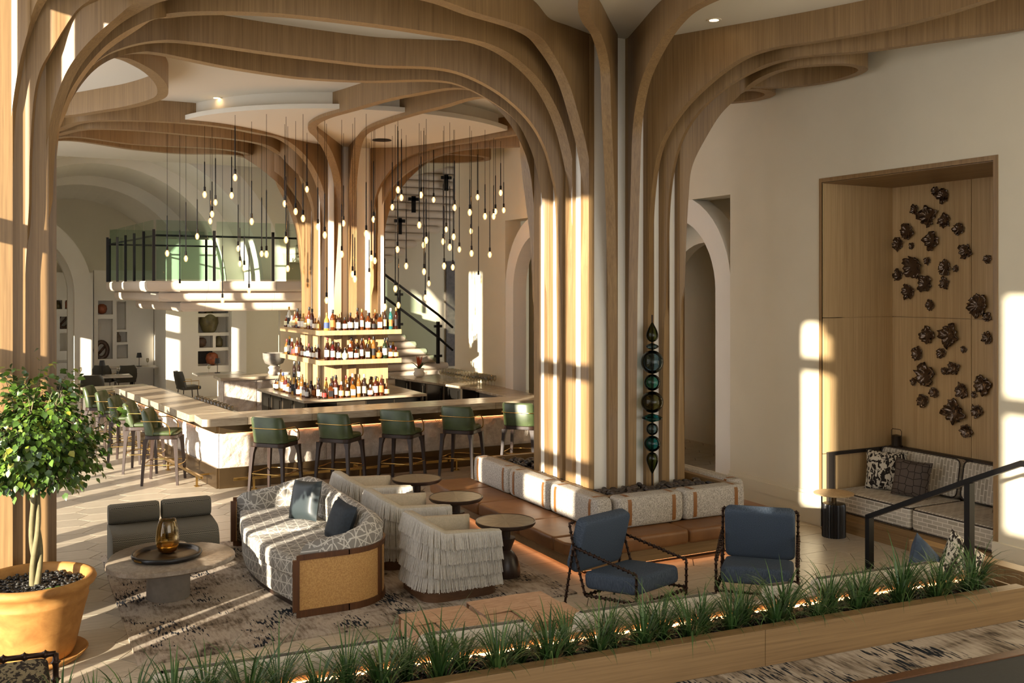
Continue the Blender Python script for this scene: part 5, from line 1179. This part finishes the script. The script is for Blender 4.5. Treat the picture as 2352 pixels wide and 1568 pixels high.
# far wall behind the arches with shelf recesses
def shelf_wall(name, Y, depth, x0, x1, z0, z1, holes, label, mat=plaster_white):
    """wall slab in plane Y whose rectangular recesses are real holes with a back"""
    xs = sorted({x0, x1, *[h[0] for h in holes], *[h[1] for h in holes]}); zs = sorted({z0, z1, *[h[2] for h in holes], *[h[3] for h in holes]}); m = MB()
    for a, b in zip(xs, xs[1:]):
        for c, d in zip(zs, zs[1:]):
            cx, cz = (a+b)/2, (c+d)/2
            if any(h[0] < cx < h[1] and h[2] < cz < h[3] for h in holes): continue
            m.box(a, Y, c, b, Y+depth, d)
    m.box(x0, Y+depth, z0, x1, Y+depth+.05, z1)
    o = struct(m.build(name, mat), label); return o
def hole(u0, v0, u1, v1, Y): a = P(u0, v1, Y=Y); b = P(u1, v0, Y=Y); return (a.x, b.x, a.z, b.z)
c1 = lambda x, y: (120+x*.17857, 640+y*.17857); c2 = lambda x, y: (330+x*.1913, 640+y*.1913)
Ya = 29.3; hs = [hole(*c1(588, 280), *c1(780, 460), Ya), hole(*c1(588, 515), *c1(780, 1035), Ya), hole(*c1(830, 290), *c1(950, 655), Ya), hole(*c1(830, 682), *c1(965, 817), Ya), hole(*c1(830, 845), *c1(975, 1027), Ya)]
shelf_wall('wall_shelves', Ya, .35, 2.1, 3.66, 0, 3.4, hs, 'white wall with recessed display shelves')
Yb = 33.6; hs2 = [hole(*c1(50, 275), *c1(128, 390), Yb), hole(*c1(165, 275), *c1(242, 390), Yb), hole(*c1(97, 485), *c1(265, 647), Yb), hole(*c1(97, 697), *c1(265, 930), Yb)]
shelf_wall('wall_alcove', Yb, .3, -1, 2.4, 0, 3.4, hs2, 'white wall with small arched recesses at far left')
Yc = 27.0; hs3 = [hole(*c2(655, 455), *c2(1020, 650), Yc), hole(*c2(668, 682), *c2(832, 830), Yc), hole(*c2(866, 682), *c2(1020, 825), Yc), hole(*c2(652, 860), *c2(1020, 1050), Yc), hole(*c2(655, 380), *c2(1020, 418), Yc)]
xc = P(381, 700, Y=Yc).x; xd = P(526, 700, Y=Yc).x; xe = P(566, 700, Y=Yc-.4).x
shelf_wall('wall_display', Yc, .4, xc, xd+.5, 0, 4.2, hs3, 'white pier wall with recessed shelves and vases under the balcony')
m = MB().box(xc, Yc+.45, 0, xc+.1, 29.4, 4.2); struct(m.build('wall_pier', plaster_white), 'side of the white pier wall')
m = MB().box(xd, Yc-.4, 0, xe, Yc, 4.2); struct(m.build('wall_pilaster', plaster_white), 'white pilaster right of the display shelves')
m = MB().box(xe, Yc-.1, 0, 9, Yc+.1, 4.2); struct(m.build('wall_recess', plaster), 'shaded wall behind the bar column')
# objects in the recesses
vase_m = [plain('vase_olive', '#5c5332', .35, var=.3, scale=9), plain('vase_rust', '#8a4a2a', .4, var=.4, scale=12), plain('vase_brown', '#4a3322', .35, var=.4, scale=14), plain('vase_grey', '#7a6a58', .5, var=.3, scale=10)]
VP = {'jar': [(.12,0),(.2,.08),(.27,.25),(.26,.38),(.18,.47),(.1,.5),(.11,.54),(.08,.54),(.07,.5)], 'ball': [(.06,0),(.16,.05),(.2,.16),(.17,.27),(.08,.32),(.05,.32)], 'bottle': [(.1,0),(.13,.05),(.12,.2),(.06,.27),(.035,.3),(.06,.35),(.05,.4),(.03,.41)], 'plate': None}
def vase(u, v, Y, kind, h, mt, lb):
    p = P(u, v, Y=Y+.17)
    if kind == 'ring':
        m = MB(); m.tube([(h*.32*cos(2*pi*k/20), .0, h*.5+h*.45*sin(2*pi*k/20)) for k in range(20)], h*.12, 8, closed=True)
        if 1: m.tube([(-h*.2, 0, h*.25), (h*.02, .01, h*.5), (h*.2, 0, h*.72)], h*.07, 8)
        m.lathe([(h*.12, 0), (h*.14, .01), (h*.06, h*.08)], 12)
    elif kind == 'plate': m = MB(); m.at(0, 0, h/2, 0, radians(78)).lathe([(.02, 0), (h*.35, .01), (h*.5, .05), (h*.48, .06), (h*.3, .03), (.02, .02)], 28)
    else:
        s = h/VP[kind][-1][1] if kind != 'jar' else h/.54; m = MB(); m.lathe([(r*s*.8, z*s) for r, z in VP[kind]], 24)
    o = m.build('vase', vase_m[mt], smooth='all'); o.location = (p.x, p.y, p.z); tag(o, lb, 'vase')
zf = lambda h: h[2]
vase(480, 766, Yc, 'jar', .62, 0, 'big olive jar in the upper display recess behind the bar'); vase(463, 797, Yc, 'ball', .26, 2, 'small brown bowl vase in the left middle recess'); vase(503, 796, Yc, 'bottle', .40, 0, 'olive stoppered bottle in the right middle recess'); vase(487, 838, Yc, 'ball', .34, 1, 'mottled rust vase in the lowest display recess')
vase(234, 721, Ya, 'ball', .28, 1, 'rust and grey round vase in the upper recess at left'); vase(233, 824, Ya, 'ring', .5, 2, 'dark twisted vase standing in the tall recess'); vase(271, 785, Ya, 'bottle', .32, 3, 'amber and brown vase in the small square recess')
vase(146, 755, Yb, 'ring', .5, 2, 'dark pierced vase in the far left recess'); vase(133, 708, Yb, 'bottle', .32, 0, 'olive bottle in the left arched recess'); vase(154, 708, Yb, 'bottle', .34, 1, 'rust bottle in the right arched recess')
p = P(467, 838, Y=Yc+.3)
tag(MB().box(p.x-.17, Yc+.37, p.z+.03, p.x+.25, Yc+.395, p.z+.42).build('framed_picture', plain('picture_dark', '#2b2723', .6, var=.5, scale=30)), 'dark framed picture in the lowest display recess', 'picture')

# ---- balcony with three rounded tiers
tier_m = plain('balcony_plaster', '#d6c6b2', .8, var=.03, scale=3); glass_g = sheet_glass('railing_glass', '#edf5f0', .05, .08)
bal = empty('balcony', (0, 0, 0)); tag(bal, 'balcony edged by three stacked rounded plaster tiers behind the bar', 'balcony')
for k, (z1, z0, yf, xl, xl2) in enumerate(((3.06, 2.83, 22.1, 2.62, 2.0), (2.825, 2.61, 22.3, 2.88, 2.2), (2.605, 2.385, 22.5, 3.36, 2.75))):
    segs = [(xl, 3.9), (3.9, 5.4), (5.4, 6.4)]
    def prof(y0): return [(y0+.10, z0), (y0+.04, z0+.02), (y0+.008, z0+.07), (y0, z0+.12), (y0, z1-.03), (y0+.03, z1), (y0+1.45, z1), (y0+1.45, z0)]
    for a, b in segs:
        m = MB(); m.loft([[(x, y, z) for y, z in prof(yf)] for x in (a+(.0 if a != xl else .02), b-.004)]); m.build('tier_segment', tier_m, bal, smooth=40)
    # side wing running back
    d = Vector((xl2-xl, 6.0, 0)).normalized(); nn = Vector((-d.y, d.x, 0)); m = MB(); base = Vector((xl, yf, 0)); rg = []
    for s in (.0, 4.4):
        c = base+d*s; rg.append([(c.x-nn.x*min(y, .7), c.y-nn.y*min(y, .7), z) for y, z in prof(0)])
    m.loft(rg).build('tier_segment', tier_m, bal, smooth=40)
# glass railing on the balcony
br = empty('glass_railing', (0, 0, 0)); tag(br, 'green tinted glass railing with black posts on the balcony', 'railing')
def gpost(p, h=1.2, par=br):
    MB().at(p.x, p.y, p.z).box(-.028, -.028, 0, .028, .028, h*.93).build('post', black_metal, par)
def gpanel(a, b, z, h=1.28, par=br, dz=0):
    t = (b-a).normalized(); nn = Vector((-t.y, t.x, 0))*.006; a2 = a+t*.05; b2 = b-t*.05; za, zb = z, z+dz
    MB().add([a2-nn+Vector((0,0,za)), b2-nn+Vector((0,0,zb)), b2-nn+Vector((0,0,zb+h)), a2-nn+Vector((0,0,za+h)), a2+nn+Vector((0,0,za)), b2+nn+Vector((0,0,zb)), b2+nn+Vector((0,0,zb+h)), a2+nn+Vector((0,0,za+h))], [(0,1,2,3),(7,6,5,4),(0,4,5,1),(1,5,6,2),(2,6,7,3),(3,7,4,0)]).build('pane', glass_g, par)
fp = [Vector((x, 22.25, 3.06)) for x in (2.78, 4.05, 5.35, 6.65)]
sp = [Vector((2.78-.10*k*.95, 22.25+.95*k, 3.06)) for k in range(1, 6)]
ring = [q for q in reversed(sp)]+fp
for q in ring: gpost(q)
for a, b in zip(ring, ring[1:]): gpanel(Vector((a.x, a.y, 0)), Vector((b.x, b.y, 0)), 3.10)
MB().tube([(q.x+.06, q.y+.06, 4.05) for q in ring], .022, 6).build('handrail', black_metal, br)
back = [Vector((2.2, 26.4, 3.06)), Vector((4.6, 26.4, 3.06)), Vector((6.6, 26.4, 3.06))]
for q in back: gpost(q)
for a, b in zip(back, back[1:]): gpanel(Vector((a.x, a.y, 0)), Vector((b.x, b.y, 0)), 3.10)
MB().tube([(q.x, q.y, 4.0) for q in back], .022, 6).build('handrail', black_metal, br)

# ---- staircase right of the bar column
stc = empty('staircase', (0, 0, 0)); tag(stc, 'plaster staircase of rounded log-like treads right of the bar column', 'staircase')
def log(x0, x1, y0, y1, z0, z1, name='tread'):
    r = min(.09, (z1-z0)/2*.98); zc = (z0+z1)/2; pr = [(y0+r-r*cos(a), zc+r*sin(a)) for a in [-pi/2+pi*k/8 for k in range(9)]]
    pr = [(y0+r-r*cos(a)*1.0, (z0+r if a < 0 else z1-r)+r*sin(a)) for a in [-pi/2+pi*k/8 for k in range(9)]]+[(y1, z1), (y1, z0)]
    m = MB(); m.loft([[(x, y, z) for y, z in pr] for x in (x0, x1-.07)]+[[(x1-.02, y+(.02 if y < y1 else 0), z+(.03 if z < zc else -.01)) for y, z in pr], [(x1, y+(.06 if y < y1 else 0), zc+(z-zc)*.55) for y, z in pr]]); return m.build(name, tier_m, stc, smooth=50)
for k in range(17):          # lower flight rising to the left
    z0 = .02+k*.178; x1 = 11.0-.275*k; (log(6.45, x1, 22.0, 23.35, z0, z0+.174) if x1 > 6.8 else None)
for k in range(14):          # upper flight overhead rising to the right
    z0 = 3.55+.195*k; x1 = P(906+27*k, 560, Y=23.4).x; log(6.2+.27*max(0, k-6), x1, 23.4, 24.5, z0, z0+.19)
sr = empty('stair_glass_rail', (0, 0, 0)); tag(sr, 'black stair rail with glass panels beside the rounded treads', 'railing')
pa = P(1006, 770, Y=21.95); pb_ = P(916, 690, Y=21.95); pc_ = P(760, 575, Y=21.95)
for q, h in ((P(1006, 825, Y=21.95), 1.02), (P(916, 752, Y=21.95), 1.0)):
    MB().at(q.x, q.y, q.z-.1).box(-.035, -.035, 0, .035, .035, h).box(-.1, -.03, h*.86, .1, .03, h*.92).box(-.1, -.03, h*.15, .1, .03, h*.21).build('post', black_metal, sr)
for v0 in (0, 52):
    a = P(1040, 752+v0, Y=21.93); b = P(1006, 722+v0, Y=21.93); c = P(897, 640+v0, Y=21.93); dd = (c-b); e = c+dd*1.1
    m = MB(); m.tube([a, b, c, e], .03, 6); m.build('handrail', black_metal, sr)
q0 = P(1006, 835, Y=21.97); q1 = P(916, 765, Y=21.97); q2 = P(800, 690, Y=21.97)
for a, b in ((q0, q1), (q1, q2)):
    MB().add([(a.x, a.y, a.z), (b.x, b.y, b.z), (b.x, b.y, b.z+1.1), (a.x, a.y, a.z+1.1), (a.x, a.y+.012, a.z), (b.x, b.y+.012, b.z), (b.x, b.y+.012, b.z+1.1), (a.x, a.y+.012, a.z+1.1)], [(0,1,2,3),(7,6,5,4),(0,4,5,1),(1,5,6,2),(2,6,7,3),(3,7,4,0)]).build('pane', glass_g, sr)
for (u, v) in ((1025, 420), (950, 470), (918, 520)):
    q = P(u, v+18, Y=23.3); MB().at(q.x, q.y, q.z).box(-.05, -.03, 0, .05, .03, .42).box(-.14, -.03, .3, .14, .03, .38).build('post', black_metal, sr)
a = P(1026, 600, Y=24.5); b = P(1044, 840, Y=24.5)
tag(MB().box(a.x, 24.52, b.z, a.x+.9, 24.58, a.z).build('wall_panel', plain('slate_panel', '#4a423b', .5, var=.4, scale=8)), 'tall dark mottled panel on the wall behind the stair', 'panel')

# ---- stone reception block and side counter left of the island
rs = empty('stone_counter', (0, 0, 0)); tag(rs, 'rough stone service block with smooth stone top left of the island', 'counter')
MB().box(3.86, 20.5, 1.0, 5.3, 21.3, 1.06).build('top', stone_top, rs, bevel=.004); MB().box(3.93, 20.6, 0, 5.28, 21.25, .999).build('body', rough_stone, rs)
for x in (3.94, 4.62): rough_panel(Vector((x, 20.59, 0)), ux, Vector((0, -1, 0)), .66, .02, .995, 'stone_panel', rs)
MB().box(5.32, 20.6, .0, 6.9, 21.2, .88).build('body', cab_m, rs); MB().box(5.3, 20.55, .88, 6.95, 21.25, .93).build('top', stone_top, rs, bevel=.004)
u_ = empty('stone_urn', (5.05, 20.9, 1.06)); tag(u_, 'grey stone urn on a stacked pebble foot on the service counter', 'urn')
MB().lathe([(.11, .0), (.13, .04), (.10, .10), (.13, .15), (.08, .19)], 16).build('foot', rough_stone, u_, smooth='all'); MB().lathe([(.08, .19), (.19, .24), (.23, .34), (.24, .46), (.22, .46), (.2, .34), (.05, .25)], 28, cap=False).build('bowl', plain('urn_grey', '#7d776d', .7, var=.2, scale=14), u_, smooth='all')
rw = random.Random(9)
for j in range(2):
    for i in range(6): bottle(5.45+i*.10+j*.03, 20.75+j*.13, .931, -.35, '%s of wine group, %s' % ('front' if j == 0 else 'back', ordw[i]), rw, kind='slim', li=4, group='wine bottles left of the island')
tag(MB().at(5.22, 20.75, 0).lathe([(.11, 1.061), (.14, 1.066), (.14, 1.11), (.13, 1.115)], 24).build('plate_stack', plaster_white, smooth=40), 'low stack of white plates beside the stone urn', 'plates')

# ---- dining tables, chairs, lamps, glasses
marble = plain('marble_top', '#b9b1a4', .25, var=.12, scale=5)
dchair_m = plain('dark_leather', '#37352b', .45, var=.15)
def dchair(loc, rz, lb):
    t = empty('dining_chair', loc, rz)
    o = cushion(.5, .48, .09, .05, 5).build('seat', dchair_m, t, smooth='all'); o.location = (0, .02, .40)
    m = MB(); rg = []; N = 10
    for z, w_, y in ((.44, .235, -.2), (.55, .25, -.235), (.75, .235, -.28), (.86, .17, -.30)):
        fr = [(w_*sin(-1.25+2.5*k/N)/sin(1.25), y+.16*(1-cos(-1.25+2.5*k/N)), z) for k in range(N+1)]; bk = [(x*1.1, q-.05, z) for x, q, z in reversed(fr)]; rg.append(fr+bk)
    m.loft(rg).build('backrest', dchair_m, t, smooth=60)
    for sx in (-1, 1):
        for sy in (-1, 1): MB().tube([(sx*.22, sy*.2, 0), (sx*.2, sy*.17, .42)], .012, 6).build('leg', bronze, t)
        MB().tube([(sx*.25, .18, .42), (sx*.27, .18, .62), (sx*.27, -.2, .62)], .009, 6).build('arm', brass, t)
    tag(t, lb, 'dining chair', 'dark dining chairs in the far room')
def dtable(x, y, w_, d_, lb, rz=0):
    t = empty('dining_table', (x, y, 0), rz); MB().box(-w_/2, -d_/2, .72, w_/2, d_/2, .75).build('top', marble, t, bevel=.004)
    MB().lathe([(.26, 0), (.26, .015), (.05, .03), (.045, .70), (.12, .72)], 20).build('pedestal', black_metal, t, smooth=40); tag(t, lb, 'dining table', 'dining tables in the far room')
def dlamp(x, y, lb):
    t = empty('table_lamp', (x, y, .751)); MB().lathe([(.07, 0), (.07, .012), (.008, .016), (.008, .26)], 16).build('base', black_metal, t, smooth=40)
    MB().lathe([(.075, .24), (.055, .37), (.052, .37), (.072, .24)], 20, cap=False).build('shade', plain('lamp_shade_%d' % int(x*100), '#2a2826', .6), t, smooth=40); tag(t, lb, 'table lamp', 'small dark lamps on the dining tables')
def dglass(x, y, lb): tag(link('wine_glass', wg, None, (x, y, .751)), lb, 'wine glass', 'glasses on the dining tables')
dtable(1.95, 25.9, 1.5, .8, 'marble dining table beyond the far bar end'); dlamp(2.05, 26.05, 'small dark lamp on the table beyond the bar end'); dglass(1.55, 25.95, 'wine glass left of the lamp beyond the bar end'); dglass(2.4, 25.75, 'wine glass catching the sun right of the lamp')
dchair((1.75, 25.15, 0), 0, 'dark leather chair at the table beyond the bar end'); dchair((1.1, 26.6, 0), radians(-90), 'dark leather chair left of the table beyond the bar end')
dtable(3.0, 28.6, 1.3, .75, 'marble table against the recessed shelves'); dlamp(3.2, 28.65, 'small dark lamp in front of the recessed shelves'); dchair((2.75, 27.9, 0), radians(10), 'dark chair at the table by the recessed shelves, right one'); dchair((2.3, 28.2, 0), radians(-30), 'dark chair at the table by the recessed shelves, left one'); dglass(3.4, 28.5, 'wine glass by the lamp at the recessed shelves')
dtable(.95, 31.8, 1.5, .8, 'marble table at far left beyond the arch'); dlamp(1.05, 31.9, 'small dark lamp at far left beyond the arch'); dchair((.8, 31.0, 0), 0, 'dark chair at the far left table')
dtable(4.75, 25.4, 1.2, .8, 'marble table in front of the display recess'); dlamp(4.72, 25.5, 'small dark lamp in front of the display recess'); dchair((3.95, 25.2, 0), radians(-80), 'dark chair with brass arm at the table before the display recess'); dglass(4.5, 25.45, 'wine glass at the display recess table')
# glass topped host table at the end of the bar
ht = empty('host_table', (1.75, 20.35, 0), radians(7)); tag(ht, 'glossy bronze framed table at the far end of the bar', 'table')
MB().box(-.45, -.5, .93, .75, .5, .97).build('top', glass('smoke_top', '#b7ab8c', .05, 1.3, .3), ht); 
for sx in (-.43, .73):
    for sy in (-.48, .48): MB().box(sx-.02, sy-.02, 0, sx+.02, sy+.02, .93).build('leg', chrome, ht)
# ================================================================ PENDANTS
rod_m = plain('rod_black', '#191614', .25, .7); bulb_g = glow('bulb_warm', '#ffd9a0', 9); fil = glow('filament', '#ffb45a', 60)
cord_me = MB().lathe([(.0035, 0), (.0035, 1)], 5, cap=False).mesh('cord', rod_m)
rod_me = MB().lathe([(.009, .10), (.009, .62), (.006, .64)], 6).mesh('rod', rod_m)
sock_me = MB().lathe([(.016, .055), (.018, .06), (.018, .09), (.0175, .092), (.0175, .125), (.01, .13)], 8).mesh('socket', rod_m)
bg_t = NT('bulb_glass'); bg_t.t.nodes.remove(bg_t.b); _o = bg_t.t.nodes['Material Output']; _tr = bg_t.n('ShaderNodeBsdfTransparent'); _tr.inputs[0].default_value = (1, .9, .75, 1); _em = bg_t.n('ShaderNodeEmission'); _em.inputs[0].default_value = lin('#ffc98a'); _em.inputs[1].default_value = .8; _ad = bg_t.n('ShaderNodeAddShader'); bg_t.l(_tr.outputs[0], _ad.inputs[0]); bg_t.l(_em.outputs[0], _ad.inputs[1]); bg_t.l(_ad.outputs[0], _o.inputs[0])
bulb_me = MB().lathe([(.012, .06), (.016, .05), (.028, .03), (.035, .008), (.030, -.022), (.018, -.046), (.010, -.052)], 10).mesh('bulb', bg_t.mat, smooth='all')
fil_me = MB().lathe([(.004, .045), (.012, .03), (.015, .0), (.008, -.03), (.004, -.04)], 6).mesh('filament', fil, smooth='all')
PD = [(470,289,447),(483,314,508),(487,292,492),(495,317,465),(532,298,449),(540,264,408),(547,321,571),(551,323,606),(561,304,616),(578,279,509),(601,311,583),(612,262,584),(654,285,468),(657,268,551),(661,290,617),(679,278,486),(696,262,502),(705,305,435),(511,319,691),(572,329,668),(413,310,658),(427,310,594),(453,312,543),(384,306,582),
 (730,290,521),(746,270,540),(750,284,690),(789,306,513),(785,275,584),(810,284,630),(815,270,641),(841,261,537),(848,327,632),(858,298,504),(853,300,593),(861,290,599),(884,286,705),(915,300,701),(913,290,573),(908,286,663),(933,310,611),(963,283,517),(979,273,552),(973,300,563),(974,294,624),(985,339,651),(977,310,684),(1018,300,555),(1020,289,611),(1025,345,527),(1033,281,568),(1042,298,544),(1040,320,614),(1055,332,573),(1082,331,531),(1083,300,582),(1099,340,638),(1125,324,585),
 (914,274,436),(922,296,454),(901,312,476),(967,300,448),(996,340,459),(1044,298,477),(1079,289,488),(1097,329,453),(1114,298,497),(1138,322,486),(1134,310,497),(1150,324,443),(1157,343,483)]
nums = {}
def region(u): return 'far left' if u < 520 else 'left' if u < 640 else 'centre left' if u < 760 else 'centre' if u < 870 else 'centre right' if u < 990 else 'right' if u < 1070 else 'far right'
grp = {}
for i, (u, vt, vb) in enumerate(PD): grp.setdefault(region(u), []).append(i)
rank = {}
for g, l in grp.items():
    for n_, i in enumerate(sorted(l, key=lambda i: PD[i][2])): rank[i] = (g, n_)
rng = random.Random(2)
for i, (u, vt, vb) in enumerate(PD):
    top = P(u, vt, z=DZ)
    # stay under the round panel
    off = Vector((top.x-DC[0], top.y-DC[1])); zt = DZ
    if off.length > DR-.2: zt = CEIL-.02; top = P(u, vt, z=DZ)
    d = top.x*sin(TH)+top.y*cos(TH); zb = EYE-(vb-HOR)*d/FPX
    t = empty('pendant_light', (top.x, top.y, zb))
    r = link('rod', rod_me, t); r.scale = (1, 1, rng.choice((.8, 1, 1.25, 1.6))); r.location = (0, 0, .1-.1*r.scale[2])
    c = link('cord', cord_me, t, (0, 0, .12)); c.scale = (1, 1, zt-zb-.12)
    link('socket', sock_me, t); b = link('bulb', bulb_me, t); link('filament', fil_me, b)
    g, n_ = rank[i]; tag(t, 'slim black pendant with glowing bulb, %s highest of the %s cluster' % (ordw[n_], g), 'pendant light', 'bulb pendants over the bar')
